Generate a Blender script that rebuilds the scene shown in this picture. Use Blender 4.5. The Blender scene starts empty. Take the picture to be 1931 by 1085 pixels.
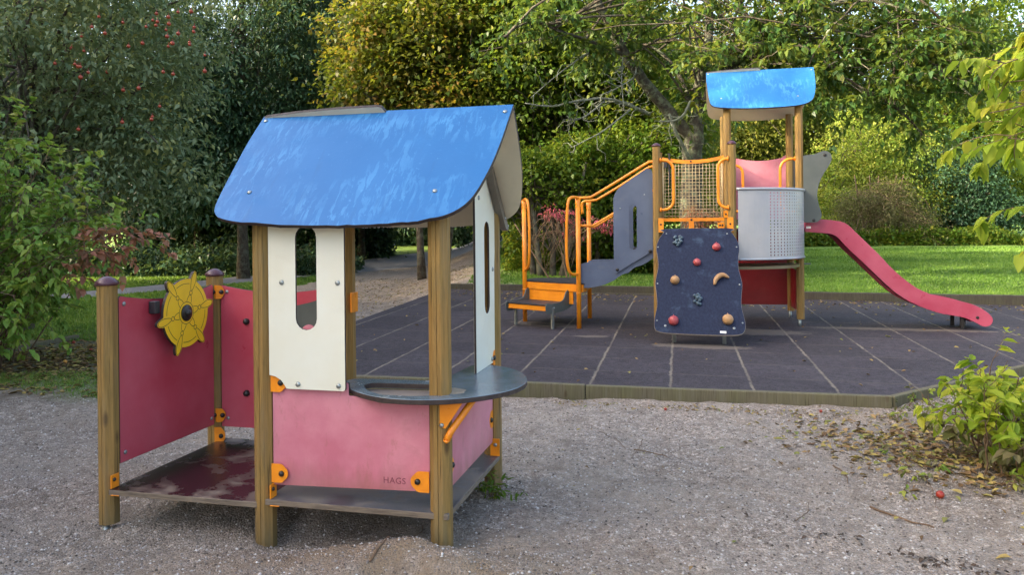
import bpy, bmesh, math, random
import numpy as np
from mathutils import Vector, Matrix, noise as mnoise
random.seed(7); rng = np.random.default_rng(7)
R = math.radians
C = bpy.context.scene.collection
scene = bpy.context.scene

# ---------------------------------------------------------------- camera, world, sun
EYE = 1.45; FPX = 1450.0
cam_d = bpy.data.cameras.new('camera'); cam = bpy.data.objects.new('camera', cam_d); C.objects.link(cam)
cam.location = (0, 0, EYE); cam.rotation_euler = (R(90), R(0.6), 0)
cam_d.sensor_width = 36; cam_d.lens = FPX / 1931 * 36
cam_d.shift_y = -(542.5 - 425) / 1931
cam_d.clip_start = 0.05; cam_d.clip_end = 600
scene.camera = cam
SUN_EL, SUN_AZ = 24.5, -108.0      # azimuth measured from +Y (away from the camera), negative = to the left
w = bpy.data.worlds.new('World'); scene.world = w; w.use_nodes = True
nt = w.node_tree; sky = nt.nodes.new('ShaderNodeTexSky'); sky.sky_type = 'NISHITA'; sky.sun_disc = False
sky.sun_elevation = R(SUN_EL); sky.sun_rotation = R(SUN_AZ); sky.air_density = 1.0; sky.dust_density = 6.0; sky.ozone_density = 0.0
bg = nt.nodes['Background']; nt.links.new(sky.outputs[0], bg.inputs[0]); bg.inputs[1].default_value = 0.15
sd = bpy.data.lights.new('sun', 'SUN'); sd.energy = 2.8; sd.angle = R(0.6); sd.color = (1, .84, .60)
sun = bpy.data.objects.new('sun', sd); C.objects.link(sun)
tosun = Vector((math.sin(R(SUN_AZ)) * math.cos(R(SUN_EL)), math.cos(R(SUN_AZ)) * math.cos(R(SUN_EL)), math.sin(R(SUN_EL))))
sun.rotation_euler = tosun.to_track_quat('Z', 'Y').to_euler(); sun.location = tosun * 60
scene.view_settings.view_transform = 'Standard'; scene.view_settings.look = 'None'
scene.view_settings.exposure = 2.35; scene.view_settings.gamma = 1
scene.render.engine = 'CYCLES'

# ---------------------------------------------------------------- tagging
def tag(o, label=None, cat=None, group=None, kind=None):
    if label: o['label'] = label
    if cat: o['category'] = cat
    if group: o['group'] = group
    if kind: o['kind'] = kind
    return o
def thing(name, label, cat, loc=(0, 0, 0), rz=0, group=None):
    o = bpy.data.objects.new(name, None); C.objects.link(o)
    o.empty_display_size = .2
    o.location = loc; o.rotation_euler = (0, 0, rz)
    return tag(o, label, cat, group)

# ---------------------------------------------------------------- materials
def newmat(name):
    m = bpy.data.materials.new(name); m.use_nodes = True
    n = m.node_tree; b = n.nodes['Principled BSDF']
    return m, n, b
def N(nt, typ, **kw):
    n = nt.nodes.new(typ)
    for k, v in kw.items():
        if k.startswith('i_'):
            n.inputs[k[2:].replace('_', ' ')].default_value = v
        else: setattr(n, k, v)
    return n
def ramp(nt, fac, stops, interp='LINEAR'):
    r = nt.nodes.new('ShaderNodeValToRGB'); r.color_ramp.interpolation = interp
    el = r.color_ramp.elements
    while len(el) < len(stops): el.new(.5)
    for e, (p, c) in zip(el, stops):
        e.position = p; e.color = (c, c, c, 1) if isinstance(c, (int, float)) else (*c, 1)
    nt.links.new(fac, r.inputs[0]); return r.outputs[0]
def coords(nt, scale=(1, 1, 1), rot=(0, 0, 0), src='Object'):
    t = nt.nodes.new('ShaderNodeTexCoord'); m = nt.nodes.new('ShaderNodeMapping')
    m.inputs['Scale'].default_value = scale; m.inputs['Rotation'].default_value = rot
    nt.links.new(t.outputs[src], m.inputs[0]); return m.outputs[0]
def noise(nt, vec, scale, detail=4, rough=.55, dist=0):
    n = nt.nodes.new('ShaderNodeTexNoise'); n.inputs['Scale'].default_value = scale
    n.inputs['Detail'].default_value = detail; n.inputs['Roughness'].default_value = rough; n.inputs['Distortion'].default_value = dist
    nt.links.new(vec, n.inputs['Vector']); return n.outputs['Fac']
def mix(nt, fac, a, b, mode='MIX'):
    m = nt.nodes.new('ShaderNodeMix'); m.data_type = 'RGBA'; m.blend_type = mode
    for k, v in ((0, fac), (6, a), (7, b)):
        s = m.inputs[k]
        if isinstance(v, bpy.types.NodeSocket): nt.links.new(v, s)
        elif isinstance(v, (int, float)): s.default_value = v if k == 0 else (v, v, v, 1)
        else: s.default_value = (*v, 1)
    return m.outputs[2]
def math_(nt, op, a, b=None, c=None):
    m = nt.nodes.new('ShaderNodeMath'); m.operation = op
    for i, v in enumerate((a, b, c)):
        if v is None: continue
        if isinstance(v, bpy.types.NodeSocket): nt.links.new(v, m.inputs[i])
        else: m.inputs[i].default_value = v
    return m.outputs[0]
def bump(nt, b, h, strength=.3, dist=.01, normal=None):
    n = nt.nodes.new('ShaderNodeBump'); n.inputs['Strength'].default_value = strength; n.inputs['Distance'].default_value = dist
    nt.links.new(h, n.inputs['Height'])
    if normal: nt.links.new(normal, n.inputs['Normal'])
    nt.links.new(n.outputs[0], b.inputs['Normal']); return n.outputs[0]

def painted(name, col, col2=None, rough=.4, nscale=6, amt=.5, dirt=.25, dirtcol=(.16, .12, .07), bumps=.05, spec=.5, stretch=(1, 1, 1), metal=0, grime=0):
    m, n, b = newmat(name); v = coords(n, stretch)
    f = ramp(n, noise(n, v, nscale, 6, .6), [(.38, 0), (.38 + .45 * (1 - amt) + .08, 1)])
    c = mix(n, f, col, col2 or tuple(x * .82 for x in col))
    if dirt:
        d = ramp(n, noise(n, v, nscale * 2.3, 8, .68, .4), [(.56, 0), (.8, dirt)])
        c = mix(n, d, c, dirtcol)
    sc_ = ramp(n, noise(n, coords(n, (60, 60, 3), (0, R(35), 0)), 1.5, 6, .7), [(.66, 0), (.70, .22 if bumps else 0)])
    c = mix(n, sc_, c, tuple(min(1, x * 1.5 + .06) for x in col))
    if grime:
        vz = n.nodes.new('ShaderNodeSeparateXYZ'); n.links.new(coords(n), vz.inputs[0])
        low = ramp(n, math_(n, 'ADD', vz.outputs[2], math_(n, 'MULTIPLY', noise(n, coords(n, (4, 4, 1)), 4, 5, .65), .22)), [(.30, .45), (.42, 0)])
        c = mix(n, low, c, (.22, .11, .07))
        spl = ramp(n, noise(n, coords(n, (3, 3, 1.2)), 5, 8, .75), [(.58, 0), (.66, .35)])
        c = mix(n, spl, c, (.33, .14, .10))
    n.links.new(c, b.inputs['Base Color'])
    rr = ramp(n, noise(n, v, nscale * 3, 5, .6), [(.3, rough * .75), (.75, min(1, rough * 1.35))])
    n.links.new(rr, b.inputs['Roughness']); b.inputs['Specular IOR Level'].default_value = spec; b.inputs['Metallic'].default_value = metal
    if bumps: bump(n, b, noise(n, v, 90, 4, .7), bumps, .004)
    return m
def wood(name, a, bcol, green=.35, rough=.75, grey=(.20, .17, .11)):
    m, n, b = newmat(name); v = coords(n, (14, 14, .9))
    g = noise(n, v, 5, 7, .65, .6)
    c = mix(n, ramp(n, g, [(.3, 0), (.7, 1)]), a, bcol)
    v2 = coords(n, (3, 3, 1))
    gr = ramp(n, noise(n, v2, 1.5, 5, .6), [(.42, 0), (.7, green)])
    c = mix(n, gr, c, (.15, .16, .055))
    dk = ramp(n, noise(n, coords(n, (40, 40, .8)), 4, 3, .5), [(.60, 0), (.72, .55)])
    c = mix(n, dk, c, tuple(x * .35 for x in bcol))
    kn = n.nodes.new('ShaderNodeTexVoronoi'); kn.inputs['Scale'].default_value = 1.0
    n.links.new(coords(n, (7, 7, 2.6)), kn.inputs['Vector'])
    c = mix(n, ramp(n, kn.outputs['Distance'], [(.05, .8), (.13, 0)]), c, (.07, .04, .015))
    vz = n.nodes.new('ShaderNodeSeparateXYZ'); n.links.new(coords(n), vz.inputs[0])
    damp = ramp(n, math_(n, 'ADD', vz.outputs[2], math_(n, 'MULTIPLY', noise(n, coords(n, (9, 9, 2)), 3, 5, .6), .35)), [(.05, .55), (.32, 0)])
    c = mix(n, damp, c, (.07, .065, .04))
    gy_ = ramp(n, noise(n, coords(n, (6, 6, .7), (0, 0, .7)), 2.5, 5, .6), [(.5, 0), (.7, .45)])
    c = mix(n, gy_, c, grey)
    ck = ramp(n, noise(n, coords(n, (75, 75, 1.3)), 1.6, 3, .5), [(.655, 0), (.69, .8)])
    c = mix(n, ck, c, (.03, .02, .01))
    n.links.new(c, b.inputs['Base Color']); b.inputs['Roughness'].default_value = rough; b.inputs['Specular IOR Level'].default_value = .3
    bump(n, b, g, .25, .003)
    return m

M = {}
M['post'] = wood('pressure_treated_wood', (.34, .20, .06), (.19, .115, .036))
M['cap'] = painted('maroon_cap', (.055, .018, .028), (.09, .035, .05), rough=.3)
M['pink'] = painted('faded_pink_laminate', (.52, .15, .21), (.62, .235, .295), rough=.42, nscale=2.0, amt=.75, dirt=.5, dirtcol=(.34, .13, .12), grime=1)
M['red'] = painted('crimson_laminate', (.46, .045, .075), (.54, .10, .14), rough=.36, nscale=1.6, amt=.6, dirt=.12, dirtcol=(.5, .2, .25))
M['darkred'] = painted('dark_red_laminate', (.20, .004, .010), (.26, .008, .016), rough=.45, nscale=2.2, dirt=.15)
M['white'] = painted('cream_laminate', (.74, .75, .66), (.70, .68, .55), rough=.4, nscale=2, amt=.5, dirt=.22, dirtcol=(.42, .38, .26))
M['beige'] = painted('beige_underside', (.70, .64, .47), (.60, .55, .41), rough=.6, nscale=2, dirt=.2)
M['edge'] = painted('dark_laminate_edge', (.028, .018, .018), (.05, .035, .03), rough=.6, nscale=20)
M['steel'] = painted('galvanised_steel', (.38, .42, .42), (.26, .29, .29), rough=.38, nscale=12, metal=.75)
M['bolt'] = painted('black_bolt', (.018, .016, .015), rough=.35, dirt=0)
M['orange'] = painted('orange_metal', (.86, .29, .012), (.74, .22, .01), rough=.35, nscale=5, dirt=.3, dirtcol=(.3, .1, .02), bumps=.03)
M['yellow'] = painted('yellow_laminate', (.97, .62, .018), (.92, .56, .018), rough=.4, nscale=5, dirt=.15)
M['slate'] = painted('slate_grey_laminate', (.075, .10, .165), (.10, .13, .20), rough=.34, nscale=3, dirt=.25, dirtcol=(.22, .22, .2))
M['greengrey'] = painted('green_grey_laminate', (.075, .09, .085), (.1, .115, .11), rough=.45, nscale=3, dirt=.2, dirtcol=(.2, .2, .16))
M['curved'] = painted('pale_grey_steel', (.36, .38, .42), (.43, .44, .46), rough=.38, nscale=2, dirt=.2, metal=.35)
M['slide'] = painted('pink_plastic', (.36, .042, .085), (.45, .095, .15), rough=.36, nscale=1.8, amt=.5, dirt=.2, dirtcol=(.5, .25, .28))
M['slidedark'] = painted('slide_underside', (.16, .014, .035), rough=.6)
M['black'] = painted('black_rubber', (.02, .02, .024), (.035, .03, .035), rough=.55)
M['cream_wire'] = painted('cream_net', (.55, .43, .24), rough=.6, nscale=20)
M['white_label'] = painted('white_sticker', (.8, .8, .78), rough=.5, dirt=0)
M['woodedge'] = painted('grey_plywood_edge', (.20, .16, .12), (.09, .07, .055), rough=.85, nscale=10, stretch=(1, 1, 12))

def roofblue():
    m, n, b = newmat('wet_blue_laminate'); v = coords(n, (1, 1, 1))
    big = ramp(n, noise(n, coords(n, (1.2, .8, .8)), 1.6, 3), [(.3, 0), (.7, 1)])
    c = mix(n, big, (.016, .125, .345), (.026, .155, .40))
    st = noise(n, coords(n, (20, 4.5, 4.5), (0, R(20), 0)), 1.6, 10, .68, .5)
    msk = noise(n, coords(n, (1.3, 1.3, 1.3)), 2.2, 4)
    s = ramp(n, math_(n, 'MULTIPLY', ramp(n, st, [(.50, 0), (.55, 1)]), ramp(n, msk, [(.42, 0), (.60, 1)])), [(0, 0), (1, .55)])
    c = mix(n, s, c, (.07, .27, .55))
    sp = ramp(n, noise(n, v, 38, 6, .7), [(.62, 0), (.70, .35)])
    c = mix(n, sp, c, (.11, .33, .62))
    dr = ramp(n, noise(n, coords(n, (9, 1.2, 1.2)), 2, 6, .65), [(.58, 0), (.8, .35)])
    c = mix(n, dr, c, (.03, .07, .16)); b.inputs['Specular IOR Level'].default_value = .3
    n.links.new(c, b.inputs['Base Color'])
    n.links.new(ramp(n, noise(n, v, 9, 5), [(.35, .28), (.7, .5)]), b.inputs['Roughness'])
    bump(n, b, noise(n, v, 45, 5, .6), .25, .002)
    return m
M['blue'] = roofblue()
def wetdark(name, base, sand, thr=.55, rough=.22):
    m, n, b = newmat(name); v = coords(n)
    c = mix(n, noise(n, v, 14, 5), base, tuple(x * 1.9 + .01 for x in base))
    s = ramp(n, noise(n, v, 3.0, 7, .62, .3), [(thr, 0), (thr + .12, .85)])
    c = mix(n, s, c, sand)
    n.links.new(c, b.inputs['Base Color'])
    n.links.new(ramp(n, s, [(0, rough), (1, .85)]), b.inputs['Roughness'])
    bump(n, b, noise(n, v, 160, 4, .7), .25, .003)
    return m
M['deck'] = wetdark('wet_maroon_deck', (.016, .006, .009), (.24, .18, .14), .50)
M['deckgrey'] = wetdark('wet_grey_deck', (.04, .037, .045), (.17, .145, .12), .46, .3)
M['table'] = wetdark('wet_slate_table', (.085, .115, .145), (.21, .21, .18), .58, .12)
M['tray'] = wetdark('sandy_mesh_tray', (.12, .10, .09), (.25, .21, .18), .4, .8)
def navy():
    m, n, b = newmat('weathered_navy_plywood'); v = coords(n, (22, 22, 1.6))
    g = noise(n, v, 2.2, 6, .6)
    c = mix(n, ramp(n, g, [(.35, 0), (.72, 1)]), (.006, .010, .030), (.015, .024, .056))
    pt = ramp(n, noise(n, coords(n, (1.5, 1.5, 1.5)), 3, 6, .65), [(.58, 0), (.7, .35)])
    c = mix(n, pt, c, (.07, .12, .19))
    n.links.new(c, b.inputs['Base Color']); b.inputs['Roughness'].default_value = .6; b.inputs['Specular IOR Level'].default_value = .25
    bump(n, b, g, .3, .003); return m
M['navy'] = navy()

def leafmat(name, cols, trans=.45, rough=.5):
    m, n, b = newmat(name)
    a = n.nodes.new('ShaderNodeAttribute'); a.attribute_name = 'var'
    st = [(i / (len(cols) - 1), c) for i, c in enumerate(cols)]
    c = ramp(n, a.outputs['Fac'], st)
    n.links.new(c, b.inputs['Base Color']); b.inputs['Roughness'].default_value = rough
    b.inputs['Specular IOR Level'].default_value = .35
    t = n.nodes.new('ShaderNodeBsdfTranslucent')
    tc = mix(n, .55, c, mix(n, .5, c, (.30, .34, .02)), 'MIX'); n.links.new(tc, t.inputs[0])
    mx = n.nodes.new('ShaderNodeMixShader'); mx.inputs[0].default_value = trans
    n.links.new(b.outputs[0], mx.inputs[1]); n.links.new(t.outputs[0], mx.inputs[2])
    n.links.new(mx.outputs[0], n.nodes['Material Output'].inputs[0])
    return m
def bark(name, a, bb, lich=(.30, .34, .24), lamt=.5):
    m, n, b = newmat(name); v = coords(n, (1, 1, .35))
    g = noise(n, v, 22, 7, .65)
    c = mix(n, ramp(n, g, [(.35, 0), (.65, 1)]), a, bb)
    l = ramp(n, noise(n, coords(n), 7, 6, .7), [(.47, 0), (.60, lamt)])
    c = mix(n, l, c, lich)
    n.links.new(c, b.inputs['Base Color']); b.inputs['Roughness'].default_value = .9
    bump(n, b, g, .6, .03); return m
M['bark'] = bark('dark_bark', (.035, .026, .018), (.09, .07, .05), lamt=.25)
M['lichenbark'] = bark('lichen_bark', (.028, .024, .019), (.075, .065, .05), lich=(.15, .18, .11), lamt=.8)
M['deadtwig'] = bark('pale_lichen_twig', (.10, .11, .09), (.19, .21, .17), lamt=.5)
M['twig'] = bark('brown_twig', (.10, .06, .035), (.2, .13, .08), lamt=.1)
M['apple'] = painted('red_apple_skin', (.26, .016, .012), (.32, .06, .02), rough=.35, nscale=20, dirt=.1)

# ---------------------------------------------------------------- mesh helpers
class MB:
    """collects shapes and links them as ONE mesh object"""
    def __init__(s): s.v = []; s.f = []; s.m = []; s.sm = []
    def add(s, vs, fs, mi=0, smooth=False):
        o = len(s.v); s.v += [tuple(p) for p in vs]
        for f in fs: s.f.append([o + i for i in f]); s.m.append(mi); s.sm.append(smooth)
        return s
    def box(s, x0, x1, y0, y1, z0, z1, mi=0):
        vs = [(x, y, z) for z in (z0, z1) for y in (y0, y1) for x in (x0, x1)]
        return s.add(vs, [(0, 2, 3, 1), (4, 5, 7, 6), (0, 1, 5, 4), (2, 6, 7, 3), (0, 4, 6, 2), (1, 3, 7, 5)], mi)
    def tube(s, pts, r, n=8, mi=0, smooth=True, caps=True, closed=False):
        pts = [Vector(p) for p in pts]; k = len(pts)
        rs = r if isinstance(r, (list, tuple)) else [r] * k
        up = None; vs = []
        for i, p in enumerate(pts):
            a = pts[(i - 1) % k] if (closed or i > 0) else p; b = pts[(i + 1) % k] if (closed or i < k - 1) else p
            t = (b - a)
            if t.length < 1e-9: t = Vector((0, 0, 1))
            t.normalize()
            if up is None:
                up = t.orthogonal().normalized()
            up = (up - t * up.dot(t))
            if up.length < 1e-6: up = t.orthogonal()
            up.normalize(); sd_ = t.cross(up)
            for j in range(n):
                a_ = 2 * math.pi * j / n
                vs.append(p + (up * math.cos(a_) + sd_ * math.sin(a_)) * rs[i])
        fs = []
        for i in range(k if closed else k - 1):
            i2 = (i + 1) % k
            for j in range(n):
                fs.append((i * n + j, i * n + (j + 1) % n, i2 * n + (j + 1) % n, i2 * n + j))
        if caps and not closed:
            fs.append(tuple(range(n - 1, -1, -1))); fs.append(tuple((k - 1) * n + j for j in range(n)))
        return s.add(vs, fs, mi, smooth)
    def prism(s, poly, z0, z1, mi=0, side=None):
        n = len(poly); vs = [(x, y, z0) for x, y in poly] + [(x, y, z1) for x, y in poly]
        s.add(vs, [tuple(range(n - 1, -1, -1)), tuple(range(n, 2 * n))], mi)
        return s.add(vs, [(i, (i + 1) % n, n + (i + 1) % n, n + i) for i in range(n)], mi if side is None else side)
    def lathe(s, c, axis, prof, n=20, mi=0, smooth=True):
        ax = Vector(axis).normalized(); e1 = ax.orthogonal().normalized(); e2 = ax.cross(e1); c = Vector(c)
        vs = []
        for (h, r) in prof:
            for j in range(n):
                a = 2 * math.pi * j / n
                vs.append(c + ax * h + (e1 * math.cos(a) + e2 * math.sin(a)) * r)
        k = len(prof); fs = [(i * n + j, i * n + (j + 1) % n, (i + 1) * n + (j + 1) % n, (i + 1) * n + j) for i in range(k - 1) for j in range(n)]
        fs += [tuple(range(n - 1, -1, -1)), tuple((k - 1) * n + j for j in range(n))]
        return s.add(vs, fs, mi, smooth)
    def build(s, name, mats, parent=None, bevel=0, fixn=True):
        me = bpy.data.meshes.new(name); me.from_pydata(s.v, [], s.f)
        if not isinstance(mats, (list, tuple)): mats = [mats]
        for m in mats: me.materials.append(m)
        me.polygons.foreach_set('material_index', s.m); me.polygons.foreach_set('use_smooth', s.sm)
        if fixn and len(s.f) < 60000:
            bm = bmesh.new(); bm.from_mesh(me); bmesh.ops.recalc_face_normals(bm, faces=bm.faces); bm.to_mesh(me); bm.free()
        me.update()
        o = bpy.data.objects.new(name, me); C.objects.link(o)
        if parent: o.parent = parent
        if bevel:
            b = o.modifiers.new('bevel', 'BEVEL'); b.width = bevel; b.segments = 2; b.limit_method = 'ANGLE'; b.angle_limit = R(50)
        return o
def npmesh(name, V, F, mat, parent=None, var=None, smooth=False):
    """V (n,3), F (m,k) numpy arrays"""
    me = bpy.data.meshes.new(name); k = F.shape[1]
    me.vertices.add(len(V)); me.vertices.foreach_set('co', np.ascontiguousarray(V, dtype=np.float32).ravel())
    me.loops.add(F.size); me.loops.foreach_set('vertex_index', np.ascontiguousarray(F, dtype=np.int32).ravel())
    me.polygons.add(len(F)); me.polygons.foreach_set('loop_start', np.arange(0, F.size, k, dtype=np.int32))
    try: me.polygons.foreach_set('loop_total', np.full(len(F), k, dtype=np.int32))
    except Exception: pass
    if smooth: me.polygons.foreach_set('use_smooth', np.ones(len(F), dtype=bool))
    if var is not None:
        a = me.attributes.new('var', 'FLOAT', 'POINT'); a.data.foreach_set('value', np.ascontiguousarray(var, dtype=np.float32))
    me.materials.append(mat); me.update(calc_edges=True)
    o = bpy.data.objects.new(name, me); C.objects.link(o)
    if parent: o.parent = parent
    return o
def rpoly(pts, r, seg=5):
    """round the corners of a polygon; r a number or a list"""
    n = len(pts); out = []
    rs = r if isinstance(r, (list, tuple)) else [r] * n
    for i in range(n):
        p = Vector(pts[i]); a = Vector(pts[i - 1]) - p; b = Vector(pts[(i + 1) % n]) - p
        rr = min(rs[i], a.length * .45, b.length * .45)
        if rr < 1e-5: out.append(tuple(p)); continue
        p0 = p + a.normalized() * rr; p1 = p + b.normalized() * rr
        for k in range(seg + 1):
            t = k / seg; out.append(tuple(p0 * (1 - t) ** 2 + p * 2 * t * (1 - t) + p1 * t * t))
    return out
def smooth(pts, sub=5, closed=True):
    n = len(pts); out = []; P = [Vector(p) for p in pts]
    rngi = range(n) if closed else range(n - 1)
    for i in rngi:
        if closed: p0, p1, p2, p3 = P[i - 1], P[i], P[(i + 1) % n], P[(i + 2) % n]
        else: p0, p1, p2, p3 = P[max(i - 1, 0)], P[i], P[i + 1], P[min(i + 2, n - 1)]
        for k in range(sub):
            t = k / sub
            out.append(tuple(.5 * ((2 * p1) + (p2 - p0) * t + (2 * p0 - 5 * p1 + 4 * p2 - p3) * t * t + (3 * p1 - p0 - 3 * p2 + p3) * t ** 3)))
    if not closed: out.append(tuple(P[-1]))
    return out
def slot(cx, cy, w_, h, seg=8):
    r = w_ / 2; o = []
    for k in range(seg + 1): a = math.pi * k / seg; o.append((cx + r * math.cos(a), cy + h / 2 - r + r * math.sin(a)))
    for k in range(seg + 1): a = math.pi + math.pi * k / seg; o.append((cx + r * math.cos(a), cy - h / 2 + r + r * math.sin(a)))
    return o
def circ(cx, cy, r, n=16): return [(cx + r * math.cos(2 * math.pi * i / n), cy + r * math.sin(2 * math.pi * i / n)) for i in range(n)]
def panel(name, parent, outline, O, ex, ey, th, mats, holes=(), bevel=.0015):
    """flat board with real thickness: outline in (a,b), placed at O + a*ex + b*ey, thickness th towards ex x ey.
    mats = [face towards ex x ey, opposite face, edges]"""
    O, ex, ey = Vector(O), Vector(ex), Vector(ey); nn = ex.cross(ey).normalized()
    bm = bmesh.new(); ed = []
    for loop in [outline, *holes]:
        vs = [bm.verts.new(O + ex * p[0] + ey * p[1]) for p in loop]
        ed += [bm.edges.new((vs[i], vs[(i + 1) % len(vs)])) for i in range(len(vs))]
    bmesh.ops.triangle_fill(bm, use_beauty=True, use_dissolve=False, edges=ed, normal=nn)
    bm.normal_update()
    for f in bm.faces:
        if f.normal.dot(nn) > 0: f.normal_flip()
    base = list(bm.faces)
    for f in base: f.material_index = 1
    r = bmesh.ops.extrude_face_region(bm, geom=base, use_keep_orig=True)
    new = set(g for g in r['geom'] if isinstance(g, bmesh.types.BMFace))
    bmesh.ops.translate(bm, verts=[g for g in r['geom'] if isinstance(g, bmesh.types.BMVert)], vec=nn * th)
    bs = set(base)
    for f in bm.faces:
        if f in new: f.material_index = 0
        elif f not in bs: f.material_index = 2
    bmesh.ops.recalc_face_normals(bm, faces=bm.faces)
    me = bpy.data.meshes.new(name); bm.to_mesh(me); bm.free()
    for m in mats: me.materials.append(m)
    o = bpy.data.objects.new(name, me); C.objects.link(o)
    if parent: o.parent = parent
    if bevel:
        b = o.modifiers.new('bevel', 'BEVEL'); b.width = bevel; b.segments = 1; b.limit_method = 'ANGLE'; b.angle_limit = R(50)
    return o
X_, Y_, Z_ = Vector((1, 0, 0)), Vector((0, 1, 0)), Vector((0, 0, 1))
def pl_v(name, parent, outline, v, th, mats, holes=(), bevel=.0015):     # board in the plane y = v, front face towards -y
    return panel(name, parent, outline, (0, v, 0), X_, Z_, th, mats, holes, bevel)
def pl_u(name, parent, outline, u, th, mats, holes=(), bevel=.0015):     # board in the plane x = u, thickness towards +x
    return panel(name, parent, outline, (u, 0, 0), Y_, Z_, th, mats, holes, bevel)
def bolts(name, parent, pts, axis, r=.012, h=.009, mat=None, sub=None):
    for p in pts:
        b = MB(); b.lathe(p, axis, [(-.001, r), (h * .35, r), (h * .75, r * .78), (h, r * .3)], 14)
        b.build(name, mat or M['bolt'], parent)
def post(parent, x, y, z0, z1, cap=True, r=.0525, foot=None, name='post'):
    """octagonal post with the saw kerf down two faces"""
    pr = []
    for k in range(8):
        a = R(22.5 + 45 * k); p = Vector((r * math.cos(a), r * math.sin(a)))
        a2 = R(22.5 + 45 * (k + 1)); q = Vector((r * math.cos(a2), r * math.sin(a2)))
        pr.append(tuple(p + Vector((x, y))))
        if k in (5, 1):
            d = (q - p).normalized(); m_ = (p + q) / 2; n_ = -m_.normalized()
            for s_, dep in ((-.0012, 0), (-.0007, .006), (.0007, .006), (.0012, 0)):
                pr.append(tuple(m_ + d * s_ + n_ * dep + Vector((x, y))))
    b = MB(); b.prism(pr, z0, z1)
    o = b.build(name, M['post'], parent)
    if cap:
        c = MB(); c.lathe((x, y, z1), (0, 0, 1), [(0, r * 1.1), (.010, r * 1.13), (.018, r * 1.06), (.034, r * .72), (.044, r * .36), (.047, .004)], 16)
        c.build('post_cap', M['cap'], o)
    if foot is not None:
        c = MB(); c.tube([(x - .012, y - .01, z0 + .01), (x - .012, y - .01, foot)], .019, 14); c.build('steel_foot', M['steel'], o)
    return o
def bracket(parent, O, ex, ey, w_=.078, h=.088, bolt=True, flip=1, name='bracket'):
    """orange fixing plate: square towards the post, rounded towards the board"""
    ex = Vector(ex) * flip
    pts = rpoly([(0, -h / 2), (w_ * .62, -h / 2), (w_, -h * .16), (w_, h * .16), (w_ * .62, h / 2), (0, h / 2)], [.002, .012, .02, .02, .012, .002])
    n_ = Vector(ex).cross(Vector(ey)).normalized()
    o = panel(name, parent, pts, O, ex, ey, .005, [M['orange']] * 3, bevel=.001)
    if bolt:
        out = n_ if flip > 0 else -n_
        O = Vector(O); c = O + ex * w_ * .62
        b = MB(); b.lathe(c + n_ * (.004 if flip > 0 else .001), out, [(0, .0145), (.005, .0145), (.011, .011), (.014, .004)], 14); b.build('bolt', M['bolt'], o)
    return o
# ---------------------------------------------------------------- terrain
def sm(a, b, x):
    t = np.clip((x - a) / (b - a), 0, 1); return t * t * (3 - 2 * t)
def gauss(x, y, cx, cy, rx, ry=None, rot=0):
    ry = ry or rx; c_, s_ = math.cos(rot), math.sin(rot); dx, dy = x - cx, y - cy
    return np.exp(-((dx * c_ + dy * s_) / rx) ** 2 - ((-dx * s_ + dy * c_) / ry) ** 2)
MATPOLY = [(-2.78, 7.27), (3.05, 6.29), (4.10, 6.93), (7.2, 9.05), (9.2, 12.35), (-1.36, 15.25)]
def matz(x, y): return .05 + .015 * (y - 8.5) - .012 * (x - 3)
def inpoly(x, y, poly, off=0.0):
    """signed distance-like: positive inside a convex counter-clockwise polygon"""
    d = np.full(np.shape(x), 1e9)
    for i in range(len(poly)):
        (x0, y0), (x1, y1) = poly[i], poly[(i + 1) % len(poly)]
        L = math.hypot(x1 - x0, y1 - y0); nx, ny = -(y1 - y0) / L, (x1 - x0) / L
        d = np.minimum(d, (x - x0) * nx + (y - y0) * ny)
    return d
_perm = np.random.default_rng(3).permutation(4096)
def vnoise(x, y, s):
    x = np.asarray(x, float) * s + 500; y = np.asarray(y, float) * s + 500
    xi = np.floor(x).astype(int); yi = np.floor(y).astype(int); fx = x - xi; fy = y - yi
    fx = fx * fx * (3 - 2 * fx); fy = fy * fy * (3 - 2 * fy)
    h = lambda a, b: _perm[(_perm[a & 4095] + b) & 4095] / 4095.0
    return (h(xi, yi) * (1 - fx) + h(xi + 1, yi) * fx) * (1 - fy) + (h(xi, yi + 1) * (1 - fx) + h(xi + 1, yi + 1) * fx) * fy - .5
def fbm(x, y, s, o=4):
    r = 0; a = 1
    for k in range(o): r = r + vnoise(x + 13 * k, y - 7 * k, s * 2 ** k) * a; a *= .5
    return r
def rearline(x): return 15.25 - .2746 * (x + 1.36)       # y of the rear kerb
def gh(x, y):
    x = np.asarray(x, float); y = np.asarray(y, float)
    z = -.055 + 0 * x
    z = z - .075 * gauss(x, y, -2.2, 3.9, .7)
    z = z - .075 * gauss(x, y, -.95, 3.80, .42, .25) + .095 * gauss(x, y, -.42, 3.40, .42, .16, -.25) + .03 * gauss(x, y, .2, 3.1, .5, .3)
    z = z + .02 * gauss(x, y, -.85, 3.2, .2)
    z = z + .05 * fbm(x, y, .35, 3) * sm(30, 10, y)
    near = sm(9, 6, y)
    z = z + near * (.034 * fbm(x, y, 2.0, 3) + .024 * fbm(x, y, 6, 3) + .05 * gauss(x, y, -.35, 3.3, .7, .35) * fbm(x, y, 7, 3))
    z = z + .03 * gauss(x, y, 2.6, 4.6, .8, .6)
    # ground held up behind the rear kerb of the mat
    beh = sm(-.05, .35, y - rearline(x)) * sm(-2.8, -.6, x + .02 * (y - 15)) * sm(26, 20, x)
    up = .29 - .02 * np.clip(x, 0, 8)
    z = z * (1 - beh) + beh * (up + .012 * np.clip(y - 14, 0, 30) + .03 * fbm(x, y, .5, 2))
    z = z + .016 * np.clip(y - 26, 0, 60)
    # bed under the mat
    d = inpoly(x, y, MATPOLY)
    zm = matz(x, y) - .05
    k = sm(.0, .12, d); z = z * (1 - k) + zm * k
    return z
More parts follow.
